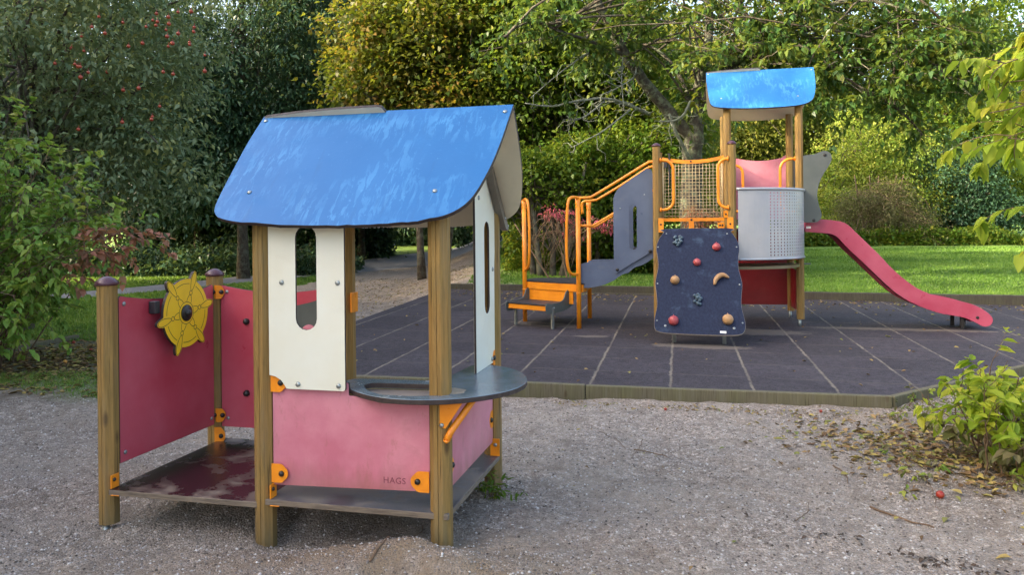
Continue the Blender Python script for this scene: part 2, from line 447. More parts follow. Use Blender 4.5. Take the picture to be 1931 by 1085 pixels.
def at(px, py, z=None):
    """point of the ground seen at a place of the photograph (only to find where things stand)"""
    r = R(.6); dx, dy = px - 965.5, py - 425
    a = (dx * math.cos(r) - dy * math.sin(r)) / FPX; b = (dx * math.sin(r) + dy * math.cos(r)) / FPX
    Y = 1.5
    while Y < 90:
        zz = float(gh(a * Y, Y)) if z is None else z
        if EYE - b * Y <= zz: break
        Y += .01 + Y * .0005
    return (a * Y, Y, float(gh(a * Y, Y)) if z is None else z)
def atY(px, py, Y):
    r = R(.6); dx, dy = px - 965.5, py - 425
    return Vector(((dx * math.cos(r) - dy * math.sin(r)) / FPX * Y, Y, EYE - (dx * math.sin(r) + dy * math.cos(r)) / FPX * Y))

# the path: centre line (x, y) and half width, running off to the right in the distance
PATH = [(-16, 14.5, 1.0), (-11.2, 16.4, .85), (-9.6, 18.2, .85), (-8.5, 20.5, .9), (-7.6, 22.9, 1.1), (-6.2, 26.2, 1.5), (-4.2, 31.5, 2.2), (-2.6, 36.5, 2.4), (-.6, 42.5, 2.4), (3, 52, 2.4)]
PC = smooth([(a, b) for a, b, c in PATH], 8, False); PW = smooth([(c, 0) for a, b, c in PATH], 8, False)
def pathd(x, y):
    d = np.full(np.shape(x), 1e9)
    for (a, b), (w_, _) in zip(PC, PW): d = np.minimum(d, np.hypot(x - a, y - b) - w_)
    return d
def axis(stops):
    o = [stops[0][0]]
    for (a, b, s) in stops:
        n = max(1, int(round((b - a) / s))); o += list(np.linspace(a, b, n + 1)[1:])
    return np.array(o)
gx = axis([(-90, -26, 4), (-26, -13, .5), (-13, -4.5, .12), (-4.5, 4.5, .028), (4.5, 13, .12), (13, 30, .5), (30, 90, 4)])
gy = axis([(-12, 1.6, .8), (1.6, 7.4, .028), (7.4, 16, .07), (16, 45, .22), (45, 60, 1), (60, 160, 8)])
GX, GY = np.meshgrid(gx, gy); GZ = gh(GX, GY)
nx_, ny_ = len(gx), len(gy)
V = np.stack([GX, GY, GZ], -1).reshape(-1, 3)
ii = np.arange(nx_ * ny_).reshape(ny_, nx_)
F = np.stack([ii[:-1, :-1], ii[:-1, 1:], ii[1:, 1:], ii[1:, :-1]], -1).reshape(-1, 4)
def grassmask(x, y):
    n = fbm(x, y, .8, 4) * .9 + fbm(x, y, 4, 2) * .35
    right = sm(-.1, .3, y - rearline(x) + .25 * n) * sm(-.9, -.2, x + .9 * n)
    # left lawn between sand and trees, the gravel spur opens on to the path between x -4.9 and -1.5
    left = sm(-.15, .15, (y - 10.6) + .5 * n + np.where(x > -5.6, -40 * sm(-5.9, -4.6, x + .35 * n) * sm(60, 10, y - 0 * x), 0))
    lowleft = sm(0, .35, y - (7.05 - .25 * (x + 5)) + .35 * n) * sm(-2.9, -3.35, x - .1 * (y - 7) + .25 * n) * sm(11.5, 10, y) * .38
    g = np.maximum(np.maximum(right, left), lowleft)
    far = sm(0, 1.0, y - 27 + 3 * n) * sm(-6.2, -5.2, x); 
    beyond = sm(-.3, .5, y - (36 + 2.6 * (x + 2.6)) - 1.5 + n) 
    g = np.maximum(g, np.clip(beyond, 0, 1) * sm(24, 30, y))
    return np.clip(g, 0, 1)
gm = grassmask(GX, GY)
lit = np.clip(gauss(GX, GY, -5.0, 8.9, 2.4, 2.0) * 1.5 + gauss(GX, GY, 3.6, 4.9, 1.1, 1.2) * 1.3 + gauss(GX, GY, -2.6, 16, 2.0, 5) * .6 + .25 * sm(20, 26, GY) * sm(2, -2, GX), 0, 1)
sand = np.clip(gauss(GX, GY, -.5, 3.35, .75, .38) * 1.2 + gauss(GX, GY, .1, 2.7, .7, .5) * .7 + .5 * gauss(GX, GY, -1.6, 3.1, .8, .5) + .35 * gauss(GX, GY, .8, 4.4, 1, .7), 0, 1)
darker = np.clip(gauss(GX, GY, -.9, 4.1, .75, .35, -.24) + .6 * gauss(GX, GY, -3.5, 5.0, 1.6, 1.5), 0, 1)  # painted shade under the playhouse floor, plus a dark patch to the left
me_cols = np.stack([gm, lit, sand, darker], -1).reshape(-1, 4)
def groundmat():
    m, n, b = newmat('gravel_and_turf'); v = coords(n)
    at_ = n.nodes.new('ShaderNodeVertexColor'); at_.layer_name = 'mask'
    sp = n.nodes.new('ShaderNodeSeparateColor'); n.links.new(at_.outputs['Color'], sp.inputs[0])
    # gravel: small stones of different greys
    def vor(scale):
        k = n.nodes.new('ShaderNodeTexVoronoi'); k.inputs['Scale'].default_value = scale; n.links.new(v, k.inputs['Vector']); return k
    k1, k2 = vor(95), vor(210)
    s1 = n.nodes.new('ShaderNodeSeparateColor'); n.links.new(k1.outputs['Color'], s1.inputs[0])
    s2 = n.nodes.new('ShaderNodeSeparateColor'); n.links.new(k2.outputs['Color'], s2.inputs[0])
    st = ramp(n, s1.outputs[0], [(0, (.09, .07, .058)), (.35, (.23, .185, .155)), (.6, (.31, .265, .23)), (.85, (.42, .375, .345)), (1, (.75, .70, .66))])
    st2 = ramp(n, s2.outputs[0], [(0, (.11, .083, .062)), (.5, (.27, .22, .175)), (1, (.50, .44, .39))])
    g = mix(n, .5, st, st2)
    k3 = vor(34); s3 = n.nodes.new('ShaderNodeSeparateColor'); n.links.new(k3.outputs['Color'], s3.inputs[0])
    g = mix(n, 1.0, g, ramp(n, s3.outputs[0], [(0, .85), (.5, 1.25), (.85, 1.4), (1, 1.9)]), 'MULTIPLY')
    g = mix(n, ramp(n, noise(n, v, 13, 8, .8), [(.53, 0), (.68, .6)]), g, (.12, .094, .075))
    g = mix(n, ramp(n, noise(n, v, 1.3, 6, .6), [(.35, 0), (.62, .55)]), g, (.44, .375, .31))
    g = mix(n, ramp(n, noise(n, v, 4.5, 6, .65), [(.50, 0), (.66, .5)]), g, (.17, .138, .112))
    sandc = mix(n, noise(n, v, 60, 4, .7), (.20, .145, .095), (.38, .30, .215))
    sf = math_(n, 'MULTIPLY', sp.outputs[2], ramp(n, noise(n, v, 5, 5, .6), [(.3, .2), (.6, 1)]))
    g = mix(n, sf, g, sandc)
    g = mix(n, math_(n, 'MULTIPLY', at_.outputs['Alpha'], .55), g, (.085, .07, .06))  # mask alpha darkens the gravel, painting shade in under the playhouse floor
    # turf
    t = mix(n, ramp(n, noise(n, coords(n, (1, 1, 1)), 1.1, 6, .6), [(.3, 0), (.7, 1)]), (.11, .20, .028), (.19, .31, .05))
    t = mix(n, ramp(n, noise(n, coords(n, (.22, 2.2, 1), (0, 0, R(-10))), 1.0, 4, .6), [(.45, 0), (.68, .5)]), t, (.20, .29, .06))
    t = mix(n, ramp(n, noise(n, v, 40, 5, .7), [(.45, 0), (.75, .6)]), t, (.03, .06, .012))
    gf = sp.outputs[0]
    c = mix(n, gf, g, t)
    lf = math_(n, 'MULTIPLY', sp.outputs[1], ramp(n, noise(n, v, 7, 6, .7), [(.35, 0), (.6, .9)]))
    c = mix(n, lf, c, mix(n, noise(n, v, 26, 4, .7), (.045, .03, .018), (.15, .10, .05)))
    n.links.new(c, b.inputs['Base Color']); b.inputs['Roughness'].default_value = .92; b.inputs['Specular IOR Level'].default_value = .25
    hgt = math_(n, 'ADD', math_(n, 'MULTIPLY', k1.outputs['Distance'], -1.0), math_(n, 'MULTIPLY', noise(n, v, 320, 3, .7), .5))
    hgt = math_(n, 'ADD', hgt, math_(n, 'MULTIPLY', noise(n, v, 24, 5, .65), 1.1))
    bump(n, b, hgt, 1.0, .014)
    return m
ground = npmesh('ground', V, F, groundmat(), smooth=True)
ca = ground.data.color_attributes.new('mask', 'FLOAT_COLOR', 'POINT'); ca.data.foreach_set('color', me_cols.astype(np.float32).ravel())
tag(ground, 'gravelly sand ground running into mown grass', 'ground', kind='structure')

# path sheet, 12 mm over the ground
def pathmesh():
    vs = []; k = 9
    for i, (c0, (w_, _)) in enumerate(zip(PC, PW)):
        a = Vector(PC[max(i - 1, 0)]); b = Vector(PC[min(i + 1, len(PC) - 1)]); t = (b - a).normalized(); nn = Vector((-t.y, t.x))
        for j in range(k):
            s = (j / (k - 1) * 2 - 1); wob = w_ * (1 + (.12 * float(vnoise(i * .7, j, 1.0)) if abs(s) == 1 else 0))
            p = Vector(c0) + nn * s * wob
            vs.append((p.x, p.y, float(gh(p.x, p.y)) + .03 - .024 * abs(s) ** 3))
    fs = [(i * k + j, (i + 1) * k + j, (i + 1) * k + j + 1, i * k + j + 1) for i in range(len(PC) - 1) for j in range(k - 1)]
    m, n, b = newmat('grey_path_gravel'); v = coords(n)
    c = mix(n, noise(n, v, 6, 8, .75), (.15, .15, .165), (.33, .33, .35))
    c = mix(n, ramp(n, noise(n, v, 40, 4, .7), [(.5, 0), (.75, .6)]), c, (.10, .095, .09))
    n.links.new(c, b.inputs['Base Color']); b.inputs['Roughness'].default_value = .9; bump(n, b, noise(n, v, 50, 5, .7), .6, .02)
    return tag(MB().add(vs, fs, 0, True).build('path', m), 'grey gravel path across the grass', 'path', kind='structure')
pathmesh()

# ---------------------------------------------------------------- rubber safety mat
MATO = Vector((1.347, 6.577)); MATR = R(-12.2)
def rubber():
    m, n, b = newmat('rubber_tiles'); v = coords(n)
    s = n.nodes.new('ShaderNodeSeparateXYZ')
    wob = n.nodes.new('ShaderNodeVectorMath'); wob.operation = 'ADD'; n.links.new(v, wob.inputs[0])
    sc = n.nodes.new('ShaderNodeVectorMath'); sc.operation = 'SCALE'; sc.inputs['Scale'].default_value = .035
    nn = n.nodes.new('ShaderNodeTexNoise'); nn.inputs['Scale'].default_value = 9; n.links.new(v, nn.inputs['Vector'])
    n.links.new(nn.outputs['Color'], sc.inputs[0]); n.links.new(sc.outputs[0], wob.inputs[1]); n.links.new(wob.outputs[0], s.inputs[0])
    def seam(sock, period, off, width):
        q = math_(n, 'FRACT', math_(n, 'DIVIDE', math_(n, 'ADD', sock, off + 100 * period), period))
        d = math_(n, 'MULTIPLY', math_(n, 'ABSOLUTE', math_(n, 'SUBTRACT', q, .5)), period)   # .5*period at the seam
        return ramp(n, math_(n, 'SUBTRACT', d, period / 2 - width), [(0, 0), (width * .55, 1)])
    fine = noise(n, v, 150, 4, .75); mid = noise(n, v, 9, 6, .65)
    c = mix(n, ramp(n, fine, [(.38, 0), (.55, .45), (.68, 1)]), (.016, .0125, .017), (.105, .09, .104))
    c = mix(n, ramp(n, mid, [(.35, 0), (.68, .6)]), c, (.10, .088, .10))
    c = mix(n, ramp(n, noise(n, v, 1.1, 4, .5), [(.4, 0), (.65, .45)]), c, (.035, .028, .036))
    sk = ramp(n, noise(n, v, 60, 5, .8), [(.56, 0), (.64, .75)])
    c = mix(n, sk, c, (.15, .13, .135))
    c = mix(n, ramp(n, noise(n, v, 26, 7, .8), [(.50, 0), (.62, .7)]), c, (.012, .010, .013))
    def cell(sock, period, off): return math_(n, 'FLOOR', math_(n, 'DIVIDE', math_(n, 'ADD', sock, off + 100.5 * period), period))
    wn = n.nodes.new('ShaderNodeTexWhiteNoise'); wn.noise_dimensions = '2D'; cx_ = n.nodes.new('ShaderNodeCombineXYZ')
    n.links.new(cell(s.outputs[0], .69, -.345 - .010), cx_.inputs[0]); n.links.new(cell(s.outputs[1], .66, -.33 - .62), cx_.inputs[1]); n.links.new(cx_.outputs[0], wn.inputs['Vector'])
    c = mix(n, 1.0, c, ramp(n, wn.outputs['Value'], [(0, .72), (1, .95)]), 'MULTIPLY')
    sx = seam(s.outputs[0], .69, -.010, .017); sy = seam(s.outputs[1], .66, -.62, .010)
    fx = math_(n, 'MULTIPLY', sx, ramp(n, noise(n, v, 2.2, 5, .7), [(.36, .15), (.56, .9)]))
    fy = math_(n, 'MULTIPLY', sy, ramp(n, noise(n, v, 1.7, 5, .7), [(.36, 0), (.56, .6)]))
    dk = math_(n, 'MULTIPLY', sy, .6)
    c = mix(n, dk, c, (.015, .013, .016))
    c = mix(n, math_(n, 'MAXIMUM', fx, fy), c, (.20, .172, .135))
    # worn, dusty hollows under the climbing wall, the slide and the steps
    geo = n.nodes.new('ShaderNodeNewGeometry')
    def blob(cx, cy, rx, ry, rot):
        mp = n.nodes.new('ShaderNodeMapping'); mp.vector_type = 'TEXTURE'; mp.inputs['Location'].default_value = (cx, cy, 0); mp.inputs['Rotation'].default_value = (0, 0, R(rot)); mp.inputs['Scale'].default_value = (rx, ry, 100)
        n.links.new(geo.outputs['Position'], mp.inputs[0]); L = n.nodes.new('ShaderNodeVectorMath'); L.operation = 'LENGTH'; n.links.new(mp.outputs[0], L.inputs[0])
        return ramp(n, math_(n, 'ADD', L.outputs['Value'], math_(n, 'MULTIPLY', math_(n, 'SUBTRACT', noise(n, v, 8, 5, .7), .5), 1.3)), [(.75, .75), (1.05, 0)])
    for a in ((2.1, 8.65, .62, .16, -12), (5.0, 9.95, 1.3, .13, -10), (.45, 10.35, .55, .22, -30), (3.0, 9.75, .75, .3, -10), (.95, 9.35, .22, .09, 0)):
        c = mix(n, math_(n, 'MULTIPLY', blob(*a), .7), c, (.21, .175, .14))
    n.links.new(c, b.inputs['Base Color']); b.inputs['Roughness'].default_value = .8; b.inputs['Specular IOR Level'].default_value = .3
    h = math_(n, 'SUBTRACT', fine, math_(n, 'MULTIPLY', math_(n, 'MAXIMUM', sx, sy), 1.2))
    bump(n, b, h, .6, .006); return m
def build_mat():
    poly = [tuple(Vector(p)) for p in MATPOLY]
    c_, s_ = math.cos(-MATR), math.sin(-MATR)
    bm = bmesh.new(); vs = []
    for x, y in poly:
        dx, dy = x - MATO.x, y - MATO.y
        vs.append(bm.verts.new((dx * c_ - dy * s_, dx * s_ + dy * c_, matz(x, y))))
    f = bm.faces.new(vs)
    r = bmesh.ops.extrude_face_region(bm, geom=[f], use_keep_orig=True)
    bmesh.ops.translate(bm, verts=[g for g in r['geom'] if isinstance(g, bmesh.types.BMVert)], vec=(0, 0, -.045))
    bmesh.ops.recalc_face_normals(bm, faces=bm.faces)
    me = bpy.data.meshes.new('rubber_mat'); bm.to_mesh(me); bm.free(); me.materials.append(rubber())
    o = bpy.data.objects.new('safety_surface', me); C.objects.link(o); o.location = (MATO.x, MATO.y, 0); o.rotation_euler = (0, 0, MATR)
    tag(o, 'dark rubber tiles with sandy seams under the play tower', 'safety surface', kind='structure')
build_mat()
M['kerb'] = wood('mossy_kerb_timber', (.17, .15, .10), (.10, .09, .06), green=.45, rough=.85, grey=(.16, .15, .12))
M['kerbdark'] = wood('dark_kerb_timber', (.075, .065, .05), (.035, .032, .026), green=.15, rough=.85, grey=(.07, .065, .055))
def kerb(segs, mat, label, group):
    for (x0, y0, x1, y1, z0, z1, wd) in segs:
        L = math.hypot(x1 - x0, y1 - y0); a = math.atan2(y1 - y0, x1 - x0)
        b = MB(); n = max(2, int(L / .25)); 
        for k in range(n):
            pass
        vs = []; 
        for k in range(n + 1):
            t = k / n; zz = z1[0] * (1 - t) + z1[1] * t + .006 * float(vnoise(t * L * 2, x0, 1.0)); zb = z0
            yy = .010 * float(vnoise(t * L * 1.3, x0 + 5, 1.0))
            vs += [(t * L, -wd / 2 + yy, zb), (t * L, wd / 2 + yy, zb), (t * L, wd / 2 + yy, zz), (t * L, -wd / 2 + yy, zz)]
        fs = []
        for k in range(n):
            for j in range(4): fs.append((4 * k + j, 4 * k + (j + 1) % 4, 4 * k + 4 + (j + 1) % 4, 4 * k + 4 + j))
        fs += [(0, 1, 2, 3), tuple(4 * n + j for j in (3, 2, 1, 0))]
        b.add(vs, fs)
        o = b.build('kerb', mat, bevel=.008); o.location = (x0, y0, 0); o.rotation_euler = (0, 0, a)
        tag(o, label, 'kerb', kind='structure')
def mz(x, y): return matz(x, y)
kerb([(-2.80, 7.245, .62, 6.67, -.25, (mz(-2.8, 7.2) + .010, mz(.6, 6.7) + .012), .06), (.625, 6.669, 3.07, 6.255, -.25, (mz(.6, 6.7) + .006, mz(3, 6.3) + .012), .06),
      (3.075, 6.262, 7.25, 9.03, -.25, (mz(3.1, 6.3) + .012, mz(7, 9) + .012), .06)], M['kerb'], 'weathered green timber edging along the front of the rubber mat', None)
kerb([(-1.40, 15.33, 3.2, 14.07, -.1, (.30, .285), .14), (3.205, 14.06, 9.3, 12.39, -.1, (.235, .20), .14)], M['kerbdark'], 'dark timber edging behind the rubber mat', None)
kerb([(-1.39, 15.19, 3.2, 13.93, -.1, (.17, .165), .13)], M['kerbdark'], 'lower dark timber edging behind the rubber mat', None)
p0 = at(-20, 672); p1 = at(145, 640)
kerb([(p0[0], p0[1], p1[0], p1[1], -.25, (p0[2] + .05, p1[2] + .06), .09)], M['kerb'], 'mossy timber edging at the left of the gravel', None)
# ---------------------------------------------------------------- gabled roof shared by both structures
ROOF_F = [(-.72, .0), (-.722, .224), (-.71, .46), (-.697, .64), (-.683, .737), (-.655, .785), (-.615, .812), (-.516, .838), (-.36, .858), (-.19, .870), (.03, .874), (.19, .870), (.34, .860), (.44, .846), (.55, .808), (.635, .715), (.683, .533), (.708, .321), (.725, .0)]
def roof(parent, cu, rv, rz, extra_left=True, chips=False):
    k = 1.016; q = math.sqrt(1 + k * k)
    a = R(45.45); ca_, sa_ = math.cos(a), math.sin(a)
    out = smooth(ROOF_F, 4, False); 
    if chips:
        o2 = []
        for i, (x, t) in enumerate(out):
            if t > .80 and x > -.45: t -= .007 * abs(float(vnoise(x * 30, 3, 1.0))) * 2 + .004 * abs(float(vnoise(x * 90, 9, 1.0)))
            o2.append((x, t))
        out = o2
    th = .020
    # front slope: ex = +u, ey = down the slope towards -v
    ey = Vector((0, -ca_, -sa_)); ex = Vector((1, 0, 0)); nrm = ex.cross(ey)    # points down-and-out or up
    up = nrm.z > 0
    O = Vector((cu, rv, rz)) - (nrm * th if up else Vector((0, 0, 0)))
    mats = [M['blue'], M['beige'], M['edge']] if up else [M['beige'], M['blue'], M['edge']]
    if not up: pass
    fr = panel('roof_panel', parent, out, O, ex, ey, th, mats, bevel=.003)
    # back slope, its top edge rises above the ridge on the left
    ey2 = Vector((0, ca_, -sa_)); n2 = ex.cross(ey2); up2 = n2.z > 0
    top = []
    if extra_left:
        top = [(.02, .0), (.005, -.036), (-.02, -.042), (-.25, -.040), (-.5, -.028), (-.70, -.010)]
        out2 = [(x, t) for x, t in smooth(ROOF_F, 4, False)] + top
    else: out2 = smooth(ROOF_F, 4, False)
    out2 = [(x, t + .0) for x, t in out2]
    O2 = Vector((cu, rv + .004, rz)) - (n2 * th if up2 else Vector((0, 0, 0)))
    mats2 = [M['blue'], M['beige'], M['edge']] if up2 else [M['beige'], M['blue'], M['edge']]
    bk = panel('roof_panel', parent, out2, O2, ex, ey2, th, mats2, bevel=.003)
    nf = nrm if up else -nrm; nb = n2 if up2 else -n2
    for (x, t) in ((-.535, .63), (.451, .65), (-.69, .044), (.69, .060)):
        b = MB(); b.lathe(Vector((cu, rv, rz)) + ex * x + ey * t + nf * .0005, nf, [(0, .012), (.003, .0115), (.006, .007), (.007, .002)], 14); b.build('bolt', M['steel'], fr)
        b = MB(); b.lathe(Vector((cu, rv, rz)) + ex * x + ey2 * t + nb * .0005, nb, [(0, .012), (.003, .0115), (.006, .007), (.007, .002)], 14); b.build('bolt', M['steel'], bk)
    return fr, bk

# ================================================================= PLAYHOUSE
S = .92
H = thing('playhouse', 'small wooden playhouse with wetted blue gabled roof, pink panels and a yellow ship wheel', 'playhouse', (-.3424, 3.6, 0), R(-13.75))
POSTS = [(0, 0, -.06, False, 1.52), (-S, 0, -.14, False, 1.52), (-2 * S, 0, -.088, True, 1.158), (-S, S, -.16, False, 1.52), (0, S, -.055, False, 1.52), (-2 * S, S, -.16, True, 1.146)]
for (x, y, z0, cap, z1) in POSTS:
    po = post(H, x, y, z0, z1, cap, foot=(-.28 if (cap and y == 0) or (x == 0 and y == S) else None))
# roof
roof(H, -.47, .46, 2.078, chips=True)
# drops hanging under the back eave
b = MB()
for k in range(46):
    u = -.47 + random.uniform(-.45, .56); b.lathe((u, .46 + .872 * .70, 1.452 + .0), (0, 0, -1), [(0, .002), (.004, .0045), (.008, .004), (.011, .001)], 6)
b.build('water_drops', painted('water_drop', (.8, .82, .85), rough=.08, dirt=0, spec=1.0), H)['kind'] = 'stuff'
# low pink front panel
fp = pl_v('front_panel', H, rpoly([(-.868, .182), (-.052, .204), (-.052, .638), (-.46, .638), (-.46, .70), (-.868, .70)], .01), -.014, -.014, [M['pink'], M['pink'], M['edge']])
# the maker's lettering pressed into the board
cu_ = bpy.data.curves.new('lettering', 'FONT'); cu_.body = 'HAGS'; cu_.size = .042; cu_.extrude = .0006; cu_.align_x = 'LEFT'; cu_.space_character = 1.1
to = bpy.data.objects.new('lettering_tmp', cu_); C.objects.link(to); bpy.context.view_layer.update()
tm = bpy.data.meshes.new_from_object(to.evaluated_get(bpy.context.evaluated_depsgraph_get())); C.objects.unlink(to)
tm.materials.clear(); tm.materials.append(painted('pressed_letter', (.20, .045, .07), (.3, .09, .12), rough=.6, dirt=.3))
lt = bpy.data.objects.new('lettering', tm); C.objects.link(lt); lt.parent = fp; lt.location = (-.288, -.0146, .231); lt.rotation_euler = (R(90), 0, 0)
# tall cream front panel with the long slot and the cut-out round the bracket
arc = [(-.868, .728), (-.835, .722), (-.805, .705), (-.785, .68), (-.775, .664)]
wp = pl_v('window_panel', H, [(-.868, 1.50)] + arc + rpoly([(-.50, .664), (-.463, .664), (-.463, .70)], [0, .02, 0]) + [(-.463, 1.50)], -.018 - .013, .013,
          [M['white'], M['white'], M['edge']], [slot(-.665, 1.205, .112, .505)])
# pl_v extrudes towards -y when thickness is positive: front face is at v - th
bolts('bolt', wp, [(-.795, -.0445, 1.183), (-.712, -.0445, .689), (-.498, -.0445, .689), (-.795, -.0445, 1.46), (-.498, -.0445, 1.183)], (0, -1, 0), .0125, .009, M['steel'])
# right side: pink low panel, gabled cream panel
rp = pl_u('side_panel', H, rpoly([(.05, .192), (.868, .20), (.868, .638), (.05, .638)], .01), .0, .014, [M['pink'], M['pink'], M['edge']])
gp = [(.492, .664), (.84, .664), (.868, .70), (.868, .72), (.872, 1.2), (.90, 1.44), (.875, 1.59), (.80, 1.70), (.66, 1.835), (.54, 1.955), (.492, 2.005)]
sp = pl_u('window_panel', H, gp, .018, .013, [M['white'], M['white'], M['edge']], [slot(.72, 1.215, .108, .515)])
bolts('bolt', sp, [(.0315, .80, .69), (.0315, .83, 1.20), (.0315, .56, 1.60)], (1, 0, 0), .0125, .008, M['steel'])
# left gable and back wall, seen through the openings
pl_u('gable_panel', H, [(.10, 1.45), (.82, 1.45), (.72, 1.70), (.46, 1.98), (.2, 1.70)], -S - .02, -.013, [M['white'], M['white'], M['edge']])
# roof bars
for (u, s_) in ((.035, 1), (-S - .075, 1)):
    b = MB(); d = Vector((0, s_ * .7071, -.7071)); n_ = Vector((0, s_ * .7071, .7071)); o0 = Vector((u, .46, 2.035))
    vs = []
    for t, hh in ((.36, .028), (.44, .058), (.70, .06), (.80, .055), (.845, .03), (.845, .004), (.36, .004)): vs.append((t, -hh))
    P0 = [o0 + d * t + n_ * h_ for t, h_ in vs]; P1 = [p + Vector((.04, 0, 0)) for p in P0]
    nq = len(P0); b.add(P0 + P1, [tuple(range(nq)), tuple(range(2 * nq - 1, nq - 1, -1))] + [(i, (i + 1) % nq, nq + (i + 1) % nq, nq + i) for i in range(nq)])
    rb = b.build('roof_bar', painted('grey_brown_bar', (.13, .11, .085), (.18, .16, .13), rough=.5), H, bevel=.002)
    bolts('bolt', rb, [tuple(o0 + d * .74 - n_ * .03 + Vector((.041, 0, 0)))], (1, 0, 0), .009, .006, M['steel'])
# floor boards
def board(name, parent, x0, x1, y0, y1, z0, z1, top, tilt=0):
    o = MB()
    bm_ = MB(); bm_.box(x0, x1, y0, y1, z0, z1, 1)
    bm_.m[1] = 0
    ob = bm_.build(name, [top, M['woodedge']], parent, bevel=.004); return ob
board('floor', H, -.905, .045, -.045, S + .03, .088, .118, M['deckgrey'])
board('floor', H, -2 * S + .035, -.93, -.045, S + .03, .070, .100, M['deck'])
# ship side panels
def concave(a0, a1, z0, ztop, dip): return [(a0, z0), (a1, z0), (a1, ztop - .012), (a1 - .012, ztop)] + [(a1 + (a0 - a1) * t, ztop - dip * math.sin(math.pi * t)) for t in [k / 14 for k in range(1, 14)]] + [(a0 + .012, ztop), (a0, ztop - .012)]
shl = pl_u('ship_panel', H, concave(.052, .868, .205, 1.095, .045), -2 * S + .012, .013, [M['red'], M['red'], M['edge']])
bolts('bolt', shl, [(-2 * S + .025, .09, 1.05), (-2 * S + .025, .84, .25), (-2 * S + .025, .09, .255)], (1, 0, 0), .012, .007, M['steel'])
shb = pl_v('ship_panel', H, concave(-2 * S + .052, -S - .052, .185, 1.088, .045), S + .0, .013, [M['red'], M['red'], M['edge']])
bolts('bolt', shb, [(-1.742, S - .013, 1.045), (-1.742, S - .013, .24)], (0, -1, 0), .012, .007, M['steel'])
bolts('knob', shb, [(-1.603, S - .013, .858), (-1.606, S - .013, .404)], (0, -1, 0), .021, .026, M['bolt'])
gd = pl_v('play_board', shb, smooth([(-1.50, .36), (-1.10, .36), (-1.075, .62), (-1.06, .9), (-1.075, 1.0), (-1.16, .985), (-1.3, .955), (-1.45, .93), (-1.52, .90), (-1.53, .62)], 4), S - .0135, .012, [M['greengrey']] * 2 + [M['edge']])
b = MB(); b.lathe((-1.16, S - .0255, .80), (0, -1, 0), [(0, .05), (.010, .05), (.014, .044)], 20); b.build('disc', M['pink'], gd)
# brackets on the posts
NX, NY, NZ = (0, -1, 0), None, Z_
bracket(H, (-.868, -.0275, .690), X_, Z_, .088, .092)
bracket(H, (-.868, -.0275, .245), X_, Z_, .088, .092)
bracket(H, (-.052, -.0275, .252), X_, Z_, .092, .098, flip=-1)
bracket(H, (.015, .058, .30), Y_, Z_, .07, .088); bracket(H, (.015, .868, .335), Y_, Z_, .07, .1, flip=-1); bracket(H, (.032, .868, .69), Y_, Z_, .05, .085, flip=-1)
for (z, nm) in ((1.045, 1), (.262, 1)):
    bracket(H, (-2 * S + .052, S - .042, z), X_, Z_, .05, .085, flip=-1); bracket(H, (-2 * S + .054, S - .043, z), X_, Z_, .001, .085, bolt=False) if 0 else None
    bracket(H, (-2 * S + .045, S - .052, z), Vector((.7, .7, 0)).normalized(), Z_, .05, .085)
bracket(H, (-2 * S + .03, S - .058, .135), Vector((1, .25, 0)).normalized(), Z_, .068, .11)
def angle_bracket(x, y, z, sx=1):
    b = MB(); b.box(x, x + sx * .006, y - .028, y + .028, z, z + .07); b.box(x, x + sx * .05, y - .028, y + .028, z - .034, z - .030)
    o = b.build('bracket', M['orange'], H, bevel=.002)
    bolts('bolt', o, [(x + sx * .006, y - .008, z + .045)], (sx, 0, 0), .010, .009, M['bolt'])
angle_bracket(-2 * S + .05, -.02, .104); angle_bracket(-S + .05, -.02, .12)
b = MB(); b.box(.0, .055, S - .062, S - .056, .12, .22); bk_ = b.build('bracket', M['orange'], H, bevel=.002); bolts('bolt', bk_, [(.03, S - .062, .185)], (0, -1, 0), .011, .008, M['steel'])
b = MB(); b.box(-S - .052, -S - .046, S - .09, S - .04, .6, .73); b.build('bracket', M['orange'], H, bevel=.002)
b = MB(); b.box(-S + .046, -S + .056, S - .05, S + .04, .93, 1.05); b.build('bracket', M['orange'], H, bevel=.002)
# curved counter with a sand tray
outl = smooth([(-.55, .13), (-.575, .20), (-.545, .25), (-.45, .262), (-.30, .27), (-.12, .285), (-.095, .33), (-.085, .50), (-.065, .72), (-.02, .765), (.086, .735), (.19, .66), (.27, .55), (.32, .422), (.338, .30), (.315, .16), (.24, .03), (.125, -.075), (-.002, -.132), (-.147, -.146), (-.29, -.112), (-.43, -.02), (-.505, .065)], 4)
hole = rpoly([(-.44, .11), (-.425, .165), (-.085, .185), (.075, .04), (.01, -.035), (-.12, -.08), (-.27, -.077), (-.37, .0)], .03, 4)
tb = panel('counter', H, outl, (0, 0, .640), X_, Y_, .025, [M['table'], M['table'], M['edge']], [hole], bevel=.003)
tr = MB(); hp = [((x + .2) * 1.03 - .2, (y - .04) * 1.05 + .04) for x, y in hole]; tr.prism(hp, .626, .632); tr.build('tray', M['tray'], tb)
for k, (px, py, rr) in enumerate(((.0, .09, .10),)):
    pass
sandb = MB(); nk = 26
vs = [(.02, .06, .676)] ; ring = []
for j in range(nk):
    a = 2 * math.pi * j / nk; rr = .085 * (1 + .35 * float(vnoise(math.cos(a) * 2, math.sin(a) * 2, 1.0))); ring.append((.02 + rr * math.cos(a), .06 + rr * math.sin(a) * .8, .6655))
sandb.add(vs + [((.02 + x) / 2, (.06 + y) / 2, .672) for x, y, z in ring] + ring, [(0, 1 + j, 1 + (j + 1) % nk) for j in range(nk)] + [(1 + j, 1 + nk + j, 1 + nk + (j + 1) % nk, 1 + (j + 1) % nk) for j in range(nk)], 0, True)
